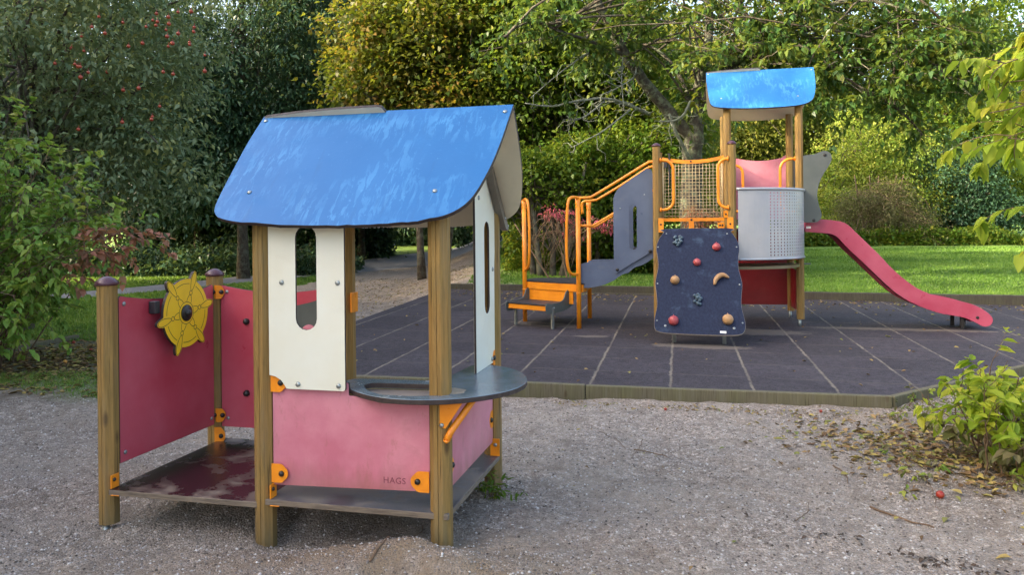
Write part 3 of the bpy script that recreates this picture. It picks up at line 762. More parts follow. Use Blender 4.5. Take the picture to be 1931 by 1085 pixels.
sandm = painted('dry_sand', (.30, .25, .19), (.22, .18, .13), rough=.95, nscale=40, bumps=.5); 
so = sandb.build('sand_heap', sandm); so.location = H.location; so.rotation_euler = H.rotation_euler
tag(so, 'little heap of sand on the grey counter around the playhouse post', 'sand', kind='stuff')
b = MB(); b.tube([(.047, -.058, .465), (.06, -.03, .50), (.115, .02, .585), (.15, .05, .640)], .0165, 12); b.tube([(.047, -.058, .465), (.045, -.054, .452)], [.0165, .009], 12)
br = b.build('brace', M['orange'], H)
b = MB(); b.add([(.012, -.0525, .64), (.125, -.0525, .64), (.012, -.0525, .52), (.04, -.0525, .515), (.012, -.0485, .64), (.125, -.0485, .64), (.012, -.0485, .52), (.04, -.0485, .515)], [(0, 2, 3, 1), (4, 5, 7, 6), (0, 1, 5, 4), (1, 3, 7, 5), (3, 2, 6, 7), (2, 0, 4, 6)])
bp = b.build('brace_plate', M['orange'], H); bolts('bolt', bp, [(.022, -.0525, .53)], (0, -1, 0), .011, .009, M['steel'])
# ship wheel
WU, WV, WZ = -2 * S + .012 + .013 + .05, .515, .955
wheel_o = []
NH = 6
def wheel_r(a):
    r = .200
    for k in range(NH):
        c0 = R(10 + 60 * k); d = (a - c0 + math.pi) % (2 * math.pi) - math.pi
        # handle lobe, ellipse centred at .195 with half length .058, half width .021
        # ray / ellipse intersection
        A = (math.cos(d) / .062) ** 2 + (math.sin(d) / .027) ** 2; B = -2 * .192 * math.cos(d) / .062 ** 2; Cc = (.192 / .062) ** 2 - 1
        disc = B * B - 4 * A * Cc
        if disc > 0 and abs(d) < .5: r = max(r, (-B + math.sqrt(disc)) / (2 * A))
    return r
wo = [(WV + wheel_r(2 * math.pi * i / 240) * math.cos(2 * math.pi * i / 240), WZ + wheel_r(2 * math.pi * i / 240) * math.sin(2 * math.pi * i / 240)) for i in range(240)]
wh = pl_u('ship_wheel', H, wo, WU, .018, [M['yellow'], M['edge'], M['edge']], bevel=.001)
def ribbon(b, pts, u, wd=.0034, closed=True):
    n = len(pts); vs = []
    for i in range(n):
        p = Vector(pts[i]); a = Vector(pts[i - 1] if (closed or i) else pts[i]); c = Vector(pts[(i + 1) % n] if (closed or i < n - 1) else pts[i]); t = (c - a).normalized(); q = Vector((-t.y, t.x)) * wd / 2
        vs += [(u, p.x + q.x, p.y + q.y), (u, p.x - q.x, p.y - q.y)]
    b.add(vs, [(2 * i, 2 * i + 1, 2 * ((i + 1) % n) + 1, 2 * ((i + 1) % n)) for i in range(n if closed else n - 1)])
b = MB(); uu = WU + .0184
ring = [2 * math.pi * i / 180 for i in range(180)]
for rr in (.172,):
    seg = []
    for a in ring + [ring[0]]:
        near = min(abs((a - R(10 + 60 * k) + math.pi) % (2 * math.pi) - math.pi) for k in range(NH))
        if near * rr > .0255: seg.append((WV + rr * math.cos(a), WZ + rr * math.sin(a)))
        elif len(seg) > 1: ribbon(b, seg, uu, closed=False); seg = []
        else: seg = []
    if len(seg) > 1: ribbon(b, seg, uu, closed=False)
ribbon(b, circ(WV, WZ, .064, 48), uu)
for k in range(NH):
    a = R(10 + 60 * k); e = Vector((math.cos(a), math.sin(a))); f_ = Vector((-e.y, e.x)); c0 = Vector((WV, WZ))
    el = [tuple(c0 + e * (.190 + .057 * math.cos(t)) + f_ * (.0255 * math.sin(t)) * (.78 + .22 * math.cos(t))) for t in [2 * math.pi * i / 36 for i in range(36)]]
    ribbon(b, el, uu + .0002)
    ribbon(b, [tuple(c0 + e * (.122 + .0125 * math.cos(t)) + f_ * .0125 * math.sin(t)) for t in [2 * math.pi * i / 20 for i in range(20)]], uu + .0003)
    ribbon(b, [tuple(c0 + e * (.064 + .045 * math.sin(t)) + f_ * .020 * math.cos(t)) for t in [math.pi * i / 12 for i in range(13)]], uu + .0001, closed=False)
b.build('outline_grooves', M['edge'], wh, fixn=False)
b = MB(); b.lathe((WU + .018, WV, WZ), (1, 0, 0), [(0, .048), (.006, .048), (.010, .043), (.012, .024), (.013, .018), (.024, .017), (.029, .011), (.031, .003)], 26); b.build('hub', M['bolt'], wh)
b = MB(); b.box(WU - .045, WU, WV - .02, WV + .02, WZ - .02, WZ + .02); b.build('mounting_block', M['black'], wh, bevel=.004)
b = MB(); b.box(WU - .045, WU - .002, WV - .24, WV - .20, WZ + .02, WZ + .09); b.build('stop_block', M['black'], wh, bevel=.004)

# ================================================================= PLAY TOWER
T = thing('play_tower', 'large wooden play tower with blue roof, pink slide, navy climbing wall and orange railings', 'play tower', (2.7368, 9.55, 0), R(-12.5))
def tp(u, v): c_, s_ = math.cos(R(12.5)), math.sin(R(12.5)); return (2.7368 + u * c_ + v * s_, 9.55 - u * s_ + v * c_)
def tz(u, v): x, y = tp(u, v); return float(matz(x, y))
for (u, v, z0, z1, cap) in ((0, 0, .17, 2.43, True), (-S, 0, .17, 2.43, True), (-S, S, .17, 2.43, False), (0, S, .17, 3.02, False), (S, S, .16, 3.02, False), (0, 2 * S, .17, 3.02, False), (S, 2 * S, .17, 3.02, False)):
    post(T, u, v, z0, z1, cap, foot=tz(u, v) - .03)
roof(T, S / 2 + .005, 1.38, 3.60)
b = MB(); b.box(-S, 0, -.02, S, 1.345, 1.375); b.box(0.002, S, S, 2 * S, 1.345, 1.375); b.build('deck', [M['black']], T)
b = MB()
arcn = 18
pts = [(0.02, S - .02)] + [(S * .97 * math.sin(t), S - S * .97 * math.cos(t)) for t in [R(90) * k / arcn for k in range(arcn + 1)]]
b.prism(pts, 1.34, 1.37); b.build('deck', M['black'], T)
# quarter ring shelf below
b = MB(); pts = [(0.06, S - .06)] + [(S * .985 * math.sin(t), S - S * .985 * math.cos(t)) for t in [R(90) * k / 24 for k in range(25)]]
b.prism(pts, .868, .905); b.build('quarter_shelf', painted('olive_shelf', (.17, .14, .075), (.12, .10, .06), rough=.35), T, bevel=.003)
# curved panel with real perforations
def curved():
    b = MB(); Rr = S + .045; cx, cy = 0, S; ang = []; a0, a1 = R(4), R(87.5)
    # plain part then 17 perforation columns
    plain = R(27); ang = [(a0 + (plain - a0) * k / 6, False) for k in range(6)]
    nc = 19
    for k in range(nc):
        p = plain + (a1 - plain) * k / nc; d = (a1 - plain) / nc
        ang += [(p, False), (p + d * .36, True), (p + d * .64, False)]
    ang.append((a1, False))
    zs = []; z0, z1 = 1.005, 1.87; nr = 21
    zz = [(z0, False)]
    for k in range(nr):
        p = z0 + .02 + (z1 - z0 - .05) * k / nr; d = (z1 - z0 - .05) / nr; zz += [(p + d * .28, True), (p + d * .72, False)]
    zz.append((z1, False))
    na, nz = len(ang), len(zz); vs = []
    for rr in (Rr, Rr - .004):
        for z, _ in zz:
            for a, _ in ang: vs.append((cx + rr * math.sin(a), cy - rr * math.cos(a), z))
    fs = []; L = na * nz
    solid = {}
    for i in range(nz - 1):
        for j in range(na - 1): solid[i, j] = not (zz[i][1] and ang[j][1])
    for (i, j), s_ in solid.items():
        q = (i * na + j, i * na + j + 1, (i + 1) * na + j + 1, (i + 1) * na + j)
        if s_: fs += [q, tuple(L + t for t in q[::-1])]
        else:
            for a, c_ in ((q[0], q[1]), (q[1], q[2]), (q[2], q[3]), (q[3], q[0])): fs.append((a, c_, c_ + L, a + L))
    b.add(vs, fs, 0, False); o = b.build('curved_panel', M['curved'], T)
    for z, r_, nm in ((z1, .019, 'top_rail'), (z0 - .008, .014, 'bottom_rail')):
        e = MB(); e.tube([(cx + Rr * math.sin(a), cy - Rr * math.cos(a), z) for a in [R(3) + R(86) * k / 30 for k in range(31)]], r_, 10); e.build(nm, M['curved'], o)
curved()
# red boards below the deck, pink guard board above
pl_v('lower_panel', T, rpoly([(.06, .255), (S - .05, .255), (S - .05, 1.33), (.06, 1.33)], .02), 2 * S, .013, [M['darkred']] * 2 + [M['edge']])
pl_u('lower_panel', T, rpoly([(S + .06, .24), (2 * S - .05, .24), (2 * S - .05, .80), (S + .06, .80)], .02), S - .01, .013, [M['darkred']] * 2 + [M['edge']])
pl_v('guard_panel', T, [(.052, 1.5), (S - .052, 1.5), (S - .052, 2.43)] + [(S - .052 - (S - .104) * t, 2.43 - .075 * math.sin(math.pi * (.12 + .88 * t)) / 1.0) for t in [k / 12 for k in range(1, 12)]] + [(.052, 2.40)], 2 * S, .013, [M['pink'], M['pink'], M['edge']])
pl_u('guard_panel', T, [(S + .055, 1.5), (2 * S - .055, 1.5), (2 * S - .055, 2.40), (S + .055, 2.40)], 0.0, .013, [M['pink'], M['pink'], M['edge']])
# net guard
b = MB(); x0, x1, z0, z1 = -S + .065, -.075, 1.53, 2.27
for k in range(17):
    u = x0 + (x1 - x0) * (k + .5) / 17; b.tube([(u + .004 * float(vnoise(k, t, 1.0)), S, z0 + (z1 - z0) * t / 4) for t in range(5)], .0042, 5)
for k in range(16):
    z = z0 + (z1 - z0) * (k + .5) / 16; b.tube([(x0 + (x1 - x0) * t / 4, S + .005, z + .006 * float(vnoise(t * 3, k * 2, 1.0))) for t in range(5)], .0042, 5)
net = b.build('net', M['cream_wire'], T)
b = MB(); b.box(-.52, -.45, S - .012, S + .006, 1.38, 1.478); b.build('net_bracket', M['orange'], T, bevel=.002)
b = MB(); b.box(x0 - .03, x1 + .03, S - .012, S + .012, 1.478, 1.525); b.build('net_lower_rail', M['orange'], T, bevel=.002)
b = MB()
nfp = [(x0 - .03 + (x1 - x0 + .06) * k / 14, 2.27 + .055 * ((k - 7) / 7) ** 2) for k in range(15)]
for (a, c_) in zip(nfp[:-1], nfp[1:]):
    vs = []
    for (u, z) in (a, c_):
        for y in (S - .014, S + .014):
            for dz in (0, .05): vs.append((u, y, z + dz))
    b.add(vs, [(0, 1, 5, 4), (2, 6, 7, 3), (1, 3, 7, 5), (0, 4, 6, 2)])
nf = b.build('net_frame', M['orange'], T); bolts('bolt', nf, [(-.485, S - .014, 2.30), (-.485, S - .013, 1.50)], (0, -1, 0), .014, .01)
for u in (x0 - .005, x1 + .005):
    b = MB(); b.tube([(u, S, 1.5), (u, S, 2.30)], .012, 8); b.build('net_side_bar', M['cream_wire'], nf)
# hoop handles
def hoop(u0, u1, v, zt, zb, r=.019, rc=.12, name='handle', wx=0):
    s_ = 1 if u1 > u0 else -1; pts = [(u0, v, zt)]
    for k in range(7): a = R(90) * k / 6; pts.append((u1 - s_ * rc + s_ * rc * math.sin(a), v, zt - rc + rc * math.cos(a)))
    for k in range(7): a = R(90) * k / 6; pts.append((u1 - s_ * rc + s_ * rc * math.cos(a), v, zb + rc - rc * math.sin(a)))
    pts.append((u0, v, zb)); b = MB(); b.tube(pts, r, 12); b.tube([(u0 - s_ * .012, v, zt), (u0 + s_ * .004, v, zt)], .032, 14); b.tube([(u0 - s_ * .012, v, zb), (u0 + s_ * .004, v, zb)], .032, 14)
    return b.build(name, M['orange'], T)
hoop(-S + .055, -.71, -.03, 2.25, 1.625); hoop(-.052, -.165, -.03, 2.25, 1.64, rc=.11)
hoop(.05, .20, S, 2.23, 1.60, rc=.11); hoop(S - .055, .68, S, 2.30, 1.60, rc=.14)
for q6 in ((-.09, -.052, S - .06, S - .054, 2.26, 2.36), (-.06, 0.0, S - .06, S - .054, 1.52, 1.62), (-S + .02, -S + .085, -.062, -.056, 1.34, 1.52), (-.065, .01, -.062, -.056, 1.34, 1.52), (-.14, -.05, S - .065, S - .058, 1.38, 1.46), (S - .11, S - .04, S - .065, S - .058, .95, 1.04)):
    b = MB(); b.box(*q6); pb = b.build('post_bracket', M['orange'], T, bevel=.003)
bolts('bolt', T, [(-.072, S - .06, 2.31), (-.03, S - .06, 1.57), (-S + .05, -.062, 1.44), (-.028, -.062, 1.44), (-.11, S - .065, 1.42), (-.075, S - .065, 1.42)], (0, -1, 0), .013, .008)
b = MB(); b.box(-S + .075, -S + .12, S - .06, S - .02, 2.22, 2.30); b.box(-S + .135, -S + .155, S - .03, S - .01, 1.98, 2.42); b.build('latch', M['black'], T)
# climbing wall
CW_R = [(.391, .007), (.402, .055), (.442, .125), (.483, .23), (.493, .33), (.476, .45), (.468, .60), (.49, .75), (.499, .85), (.482, 1.0), (.474, 1.15), (.497, 1.295), (.505, 1.40), (.485, 1.475), (.42, 1.519)]
cwo = CW_R + [(.2, 1.528), (-.2, 1.520), (-.40, 1.508)] + [(-x, t) for x, t in CW_R[::-1][1:]]
dv = Vector((0, -.95, -1.2)).normalized()
CO = Vector((-.43, -.062, 1.39)); nrm = X_.cross(dv)   # direction of the visible face?
sgn = 1 if nrm.y < 0 else -1
M['navyedge'] = painted('pale_plywood_edge', (.46, .40, .34), (.3, .25, .2), rough=.8, nscale=12)
cw = panel('climbing_wall', T, smooth(cwo, 3), CO, X_, dv, .022 * 1, [M['navy'], M['navy'], M['navyedge']] , bevel=.005)
cw.modifiers['bevel'].material = 2
nf_ = nrm if sgn > 0 else -nrm
def onwall(x, t, h=0): 
    base = CO + X_ * x + dv * t + (nrm * .022 if sgn > 0 else Vector((0, 0, 0)))
    return base + nf_ * h
for (x, t) in ((-.372, .085), (.36, .092), (-.473, .292), (.462, .296), (-.473, .836), (.468, .843), (-.473, 1.35), (.475, 1.363), (-.378, 1.417), (.379, 1.433)):
    b = MB(); r_ = .016 if t > 1.4 else .010; b.lathe(onwall(x, t), nf_, [(0, r_), (.004, r_ * .9), (.007, r_ * .3)], 12); b.build('bolt', M['steel'], cw)
def blobm(center, rad, n=2, amp=.1, s=3.0, sq=(1, 1, 1)):
    bm = bmesh.new(); bmesh.ops.create_icosphere(bm, subdivisions=n, radius=1)
    vs = []
    for v in bm.verts:
        k = 1 + amp * mnoise.noise(v.co * s + Vector(center) * 7); vs.append(Vector((v.co.x * sq[0], v.co.y * sq[1], v.co.z * sq[2])) * rad * k + Vector(center))
    fs = [[v.index for v in f.verts] for f in bm.faces]; bm.free(); return vs, fs
M['holdred'] = painted('red_resin', (.30, .035, .045), (.42, .09, .09), rough=.4, nscale=14, dirt=.4)
M['holdtan'] = painted('tan_resin', (.42, .24, .10), (.30, .17, .08), rough=.5, nscale=14, dirt=.3)
M['holdblue'] = painted('blue_resin', (.045, .075, .10), (.08, .13, .17), rough=.45, nscale=14, dirt=.2)
def fruit(x, t, r, mat):
    b = MB(); c = onwall(x, t, r * .45); vs, fs = blobm(c, r, 3, .05, 2); b.add(vs, fs, 0, True)
    b.tube([c - dv * r * .8 + nf_ * r * .3, c - dv * r * 1.2 + nf_ * r * .35], [.006, .003], 6); b.lathe(c + nf_ * r * .93, nf_, [(0, r * .24), (.003, r * .18)], 10)
    b.build('climbing_hold', mat, cw)
fruit(.225, .311, .050, M['holdred']); fruit(-.009, .536, .046, M['holdred']); fruit(-.268, .80, .054, M['holdtan']); fruit(-.286, 1.361, .058, M['holdred']); fruit(.315, 1.338, .062, M['holdtan'])
for (x, t) in ((-.23, .215), (-.009, 1.073)):
    b = MB()
    for k in range(16):
        dx, dt = random.gauss(0, .028), random.uniform(-.07, .06); dx *= 1 - dt * 5 if dt > 0 else 1
        vs, fs = blobm(onwall(x + dx, t + dt, .012 + random.random() * .02), .020, 2, .1); b.add(vs, fs, 0, True)
    b.build('climbing_hold', M['holdblue'], cw)
b = MB(); pts = [onwall(.185, .86, .02), onwall(.20, .80, .035), onwall(.235, .755, .042), onwall(.285, .735, .042), onwall(.335, .755, .03), onwall(.352, .765, .025)]
b.tube(smooth([tuple(p) for p in pts], 4, False), [.010 + .020 * math.sin(math.pi * min(1, (k + 1) / 19)) for k in range(21)], 10); b.build('climbing_hold', M['holdtan'], cw)
b = MB(); q = [onwall(.225, 1.472, .001), onwall(.292, 1.474, .001), onwall(.292, 1.502, .001), onwall(.225, 1.50, .001)]; b.add(q, [(0, 1, 2, 3)]); b.build('sticker', M['white_label'], cw)
for x in (-.28, .28):
    p = CO + X_ * x + dv * 1.30 - nf_ * .03; g = tz(p.x, p.y) - .04
    b = MB(); b.add([(p.x - .022, p.y + .03, p.z), (p.x + .022, p.y + .03, p.z), (p.x + .022, p.y - .01, p.z), (p.x - .022, p.y - .01, p.z), (p.x - .022, p.y + .07, g), (p.x + .022, p.y + .07, g), (p.x + .022, p.y + .055, g), (p.x - .022, p.y + .055, g)], [(0, 1, 2, 3), (4, 7, 6, 5), (0, 4, 5, 1), (1, 5, 6, 2), (2, 6, 7, 3), (3, 7, 4, 0)]); b.build('steel_foot', M['steel'], cw)
# slide
SL = [(1.0, 1.435), (1.10, 1.470), (1.195, 1.485), (1.332, 1.473), (1.468, 1.447), (1.555, 1.392), (1.66, 1.283), (1.774, 1.163), (1.925, 1.004), (2.075, .829), (2.225, .686), (2.355, .585), (2.467, .525), (2.596, .470), (2.743, .440), (2.89, .408), (3.053, .357), (3.179, .281), (3.247, .212), (3.256, .152), (3.222, .101), (3.15, .086), (3.069, .129), (2.96, .183), (2.851, .212), (2.686, .239), (2.539, .282), (2.372, .351), (2.223, .431), (2.073, .548), (1.885, .736), (1.714, .915), (1.542, 1.087), (1.417, 1.233), (1.349, 1.281), (1.271, 1.297), (1.0, 1.32)]
slo = [(a, c_) for a, c_ in smooth(SL[:36], 3, False)] + [(1.0, 1.32)]
SV = S + .09
slide = thing('slide', None, None); slide.parent = T
sw = None
slm = MB()
walls = []
for v in (SV, SV + .50):
    walls.append(pl_v('side_wall', slide, slo, v + .014, .014, [M['slide'], M['slide'], M['edge']], bevel=.003))
bolts('bolt', slide, [(3.08, SV, .20)], (0, -1, 0), .02, .01)
bed = [(.93, 1.375), (1.2, 1.378), (1.36, 1.355), (1.45, 1.31), (1.56, 1.215), (1.7, 1.06), (1.88, .865), (2.07, .665), (2.23, .52), (2.38, .42), (2.55, .345), (2.70, .305), (2.86, .28), (2.97, .255), (3.08, .21), (3.17, .16)]
bed = smooth(bed, 3, False); vs = []
for (u, z) in bed:
    for v in (SV + .013, SV + .5005): vs.append((u, v, z)); 
for (u, z) in bed:
    for v in (SV + .013, SV + .5005): vs.append((u, v, z - .055))
k = len(bed); fs = []; mi = []
b = MB()
b.add(vs, [(2 * i, 2 * i + 2, 2 * i + 3, 2 * i + 1) for i in range(k - 1)], 0, True)
o_ = len(b.v) - len(vs)
b2 = [(2 * k + 2 * i, 2 * k + 2 * i + 1, 2 * k + 2 * i + 3, 2 * k + 2 * i + 2) for i in range(k - 1)] + [(0, 1, 2 * k + 1, 2 * k), (2 * k - 2, 4 * k - 2, 4 * k - 1, 2 * k - 1)]
for f in b2: b.f.append(list(f)); b.m.append(1); b.sm.append(False)
b.build('slide_bed', [M['slide'], M['slidedark']], slide)
g1 = tz(2.95, SV) - .03
for v in (SV + .05, SV + .42):
    b = MB(); b.box(2.90, 2.94, v, v + .04, g1, .25); b.build('slide_leg', M['bolt'], slide)
b = MB(); b.tube([(3.0, SV + .25, g1), (3.0, SV + .25, .2)], .022, 12); b.build('steel_foot', M['steel'], slide)
b = MB(); b.add([(1.015, SV - .0145, 1.365), (1.075, SV - .0145, 1.365), (1.075, SV - .0145, 1.395), (1.015, SV - .0145, 1.395)], [(0, 1, 2, 3)]); st_ = b.build('sticker', M['white_label'], slide); st_.location = (0, .0135, 0)
WG = [(.965, 2.335), (1.05, 2.345), (1.11, 2.352), (1.165, 2.372), (1.22, 2.39), (1.274, 2.379), (1.315, 2.335), (1.317, 2.26), (1.27, 2.165), (1.217, 2.082), (1.165, 1.967), (1.137, 1.827), (1.15, 1.70), (1.185, 1.57), (1.18, 1.50), (1.14, 1.455), (1.089, 1.443), (.965, 1.444)]
for v in (S - .035, 2 * S + .02):
    wg = pl_v('slide_wing', T, smooth(WG[:-1], 4, False) + [WG[-1]], v, .016, [M['greengrey']] * 2 + [M['edge']])
    bolts('bolt', wg, [(1.237, v - .016, 2.335), (1.09, v - .016, 1.475)], (0, -1, 0), .021, .012)
b = MB(); b.box(S - .35, S + .15, S + .10, S + .14, .88, .90); b.build('under_shelf', M['greengrey'], T)

# steps: platform set at 30 degrees to the tower
RX, RY = -1.93, .10; A_ = Vector((-math.cos(R(30)), math.sin(R(30)), 0)); D_ = Vector((-math.sin(R(30)), -math.cos(R(30)), 0))   # a: along the front edge to the left, d: down the steps
RP = Vector((RX, RY, 0)); LP = RP + A_ * S; BP = Vector((RX, RY + S, 0)); B2 = LP + (BP - RP) * .75
PZ = .685
stair = thing('stairway', None, None); stair.parent = T
def st(a, d, z): p = RP + A_ * a + D_ * d; return Vector((p.x, p.y, z))
pp = [st(-.085, .03, 0), st(S + .06, .03, 0), Vector((LP.x + .02, LP.y + .42, 0)), Vector((BP.x - .38, BP.y + .05, 0)), Vector((BP.x + .09, BP.y + .02, 0)), Vector((RX + .09, RY + .06, 0))]
b = MB(); b.prism([(p.x, p.y) for p in pp], PZ - .018, PZ); b.build('platform', M['black'], stair, bevel=.004)
b = MB(); inner = [(p.x * .985 + (-2.2) * .015, p.y * .985 + .5 * .015) for p in pp]; b.prism(inner, PZ - .115, PZ - .019); b.build('platform_frame', M['orange'], stair, bevel=.003)
# riser board, lower tread with round-ended side plates
q = [st(.10, .012, .40), st(.86, .012, .40), st(.86, .012, PZ - .118), st(.10, .012, PZ - .118)]; q2 = [p - D_ * .01 for p in q]
b = MB(); b.add(q + q2, [(0, 1, 2, 3), (7, 6, 5, 4), (0, 4, 5, 1), (2, 6, 7, 3), (1, 5, 6, 2), (3, 7, 4, 0)]); b.build('riser', M['orange'], stair)
def obox(b, a0, a1, d0, d1, z0, z1, mi=0):
    vs = [st(a, d, z) for z in (z0, z1) for d in (d0, d1) for a in (a0, a1)]
    b.add(vs, [(0, 2, 3, 1), (4, 5, 7, 6), (0, 1, 5, 4), (2, 6, 7, 3), (0, 4, 6, 2), (1, 3, 7, 5)], mi)
TZ = .425
b = MB(); obox(b, .18, .85, .0, .475, TZ - .018, TZ); b.build('tread', M['black'], stair, bevel=.003)
b = MB(); obox(b, .19, .84, .44, .465, TZ - .085, TZ - .019); b.build('tread_nosing', M['orange'], stair, bevel=.008)
sidep = smooth([(.475, TZ + .005), (.475, TZ - .10), (.42, TZ - .125), (.28, TZ - .12), (.10, TZ - .10), (-.03, TZ - .06), (-.09, TZ + .0), (-.095, TZ + .08), (-.05, TZ + .15), (.015, TZ + .165), (.075, TZ + .13), (.105, TZ + .07), (.14, TZ + .035), (.22, TZ + .015), (.35, TZ + .005)], 4)
for a in (.165, .865):
    o_ = panel('side_plate', stair, sidep, RP + A_ * a, D_, Z_, .014, [M['greengrey']] * 3)
    if a < .5: bolts('bolt', stair, [tuple(st(a - .002, .33, TZ - .05))], tuple(-A_), .012, .01, M['steel'])
for a in (.16, .80):
    p = st(a, .36, 0); g = tz(p.x, p.y) - .03
    b = MB(); obox(b, a, a + .045, .33, .345, g, TZ - .05); obox(b, a, a + .006, .33, .37, g, TZ - .05); b.build('steel_foot', M['steel'], stair)
# orange posts
def opost(p, z1, nm='rail_post', r=.031, flat=True):
    g = tz(p.x, p.y) - .04; b = MB(); b.tube([(p.x, p.y, g), (p.x, p.y, z1 - .12)], r, 16)
    if flat:
        n = 16; vs = []
        for k, (z, fx, fy) in enumerate(((z1 - .125, 1, 1), (z1 - .05, 1.12, .8), (z1, 1.28, .3))):
            for j in range(n): a = 2 * math.pi * j / n; vs.append((p.x + r * fx * math.cos(a), p.y + r * fy * math.sin(a), z))
        b.add(vs, [(i * n + j, i * n + (j + 1) % n, (i + 1) * n + (j + 1) % n, (i + 1) * n + j) for i in range(2) for j in range(n)] + [tuple(2 * n + j for j in range(n))], 0, True)
    b.lathe((p.x, p.y, PZ - .13), (0, 0, 1), [(0, r), (.001, r + .004), (.012, r + .004), (.013, r)], 16)
    return b.build(nm, M['orange'], stair)
NR = Vector((RX - .0, RY - .07, 0)); FRp = Vector((RX + .02, RY + S + .02, 0)); LF = LP + Vector((-.02, -.04, 0))
opost(NR, 1.79); opost(FRp, 1.77); opost(LF, 1.79)
def tubeobj(name, pts, r, mat, parent, n=10, sub=4):
    b = MB(); b.tube(smooth(pts, sub, False), r, n); return b.build(name, mat, parent)
vN = RY - .07
lp = Vector((-.5, -.866, 0))
def lpp(k, z): return (NR.x + lp.x * k, NR.y + lp.y * k, z)
railA = [(-.93, vN, 2.243), (-.99, vN, 2.24), (-1.05, vN, 2.218), (-1.4, vN, 2.01), (-1.72, vN, 1.825), (-1.79, vN, 1.80), (-1.87, vN, 1.797), (-1.93, vN, 1.80), lpp(.10, 1.805), lpp(.17, 1.785), lpp(.21, 1.71), lpp(.235, 1.50), lpp(.245, 1.2), lpp(.235, .98), lpp(.20, .86), lpp(.13, .81), lpp(.03, .805)]
tubeobj('handrail', railA, .019, M['orange'], stair)
vF = RY + S - .08
tubeobj('handrail', [(-.95, vF, 2.25), (-1.02, vF, 2.243), (-1.09, vF, 2.215), (-1.43, vF, 2.0), (-1.74, vF, 1.82), (-1.80, vF, 1.795), (-1.88, vF, 1.785), (-1.95, vF, 1.78), (-1.99, vF, 1.74), (-1.985, vF, 1.6)], .019, M['orange'], stair)
tubeobj('middle_rail', [(-1.90, vN + .02, 1.437), (-1.78, vN + .02, 1.435), (-1.73, vN + .05, 1.442), (-1.45, vN + .10, 1.605), (-1.0, vN + .11, 1.87), (-.93, vN + .11, 1.89)], .017, M['orange'], stair)
tubeobj('middle_rail', [(-1.92, vF, 1.43), (-1.84, vF, 1.42), (-1.79, vF, 1.428), (-1.5, vF, 1.60), (-1.05, vF, 1.86), (-.95, vF, 1.89)], .017, M['orange'], stair)
l2 = Vector((.12, -.24, 0))
def lf(k, z): return (LF.x + l2.x * k, LF.y + l2.y * k, z)
tubeobj('handrail', [lf(0, 1.80), lf(.4, 1.80), lf(.75, 1.76), lf(.9, 1.6), lf(1.0, 1.4), lf(.95, 1.05), lf(.7, .88), lf(.1, .83)], .019, M['orange'], stair)
# grey cheeks of the stair and inner steps
CH = [(-1.905, .62), (-1.905, .935), (-1.82, .958), (-1.49, .962), (-1.3, 1.06), (-.973, 1.25), (-.93, 1.268), (-.93, 1.045), (-1.0, .99), (-1.05, .955), (-1.127, .915), (-1.194, .897), (-1.235, .87), (-1.29, .82), (-1.36, .80), (-1.42, .765), (-1.48, .72), (-1.6, .665), (-1.72, .635), (-1.8, .622)]
for v in (RY - .01, RY + S - .15):
    pl_v('stair_cheek', stair, CH, v, .013, [M['slate']] * 2 + [M['edge']])
b = MB()
for k, (u, z) in enumerate(((-1.62, .86), (-1.40, 1.0), (-1.2, 1.14), (-1.04, 1.27))):
    b.box(u - .03, u + .20 if k < 3 else -.925, RY + .0, RY + S - .17, z - .02, z)
b.build('step', M['black'], stair)
SP = rpoly([(-1.474, .80), (-1.474, 1.80), (-1.41, 1.915), (-1.04, 2.165), (-.977, 2.14), (-.974, 1.105)], [.05, .10, .10, .07, .06, .02], 6)
for v in (RY - .035, RY + S - .125):
    sp_ = pl_v('guard_panel', stair, SP, v, .014, [M['slate']] * 2 + [M['edge']], [slot(-1.225, 1.41, .096, .585)])
    bolts('bolt', stair, [(-1.386, v - .014, 1.652), (-1.077, v - .014, 1.825)], (0, -1, 0), .010, .006, M['steel'])
    bolts('bolt', stair, [(-1.43, v - .014, .862), (-1.012, v - .014, 1.10)], (0, -1, 0), .021, .014)
b = MB(); b.box(-.955, -.94, S - .06, S - .052, 1.4, 2.45); b.build('stair_post', M['steel'], stair)
# ================================================================= FOLIAGE
def unit(a): return a / np.maximum(np.linalg.norm(a, axis=-1, keepdims=True), 1e-9)
def rdir(n): return unit(rng.normal(size=(n, 3)))
def leafgeo(P, D, Nn, L, Wd, kind='quad', fold=.25, curl=.15):
    n = len(P); D = unit(D); Sd = unit(np.cross(D, Nn)); Nn = np.cross(Sd, D)
    L = np.broadcast_to(np.asarray(L, float).reshape(-1, 1), (n, 1)); Wd = np.broadcast_to(np.asarray(Wd, float).reshape(-1, 1), (n, 1))
    if kind == 'quad':
        tip = P + D * L - Nn * L * curl
        l = P + D * L * .42 + Sd * Wd * .5 + Nn * Wd * fold; r = P + D * L * .42 - Sd * Wd * .5 + Nn * Wd * fold
        V = np.stack([P, l, tip, r], 1).reshape(-1, 3); F = np.arange(4 * n).reshape(n, 4); return V, F, 4
    tip = P + D * L - Nn * L * curl
    pts = [P]
    for t, w_ in ((.28, .85), (.62, .72)):
        pts.append(P + D * L * t + Sd * Wd * .5 * w_ * 1.15 + Nn * (Wd * fold - L * curl * t * t))
    pts.append(tip)
    for t, w_ in ((.62, .72), (.28, .85)):
        pts.append(P + D * L * t - Sd * Wd * .5 * w_ * 1.15 + Nn * (Wd * fold - L * curl * t * t))
    V = np.stack(pts, 1).reshape(-1, 3); b = np.arange(n)[:, None] * 6
    F = np.concatenate([b + np.array([[0, 1, 2, 3]]), b + np.array([[0, 3, 4, 5]])], 0); return V, F, 6
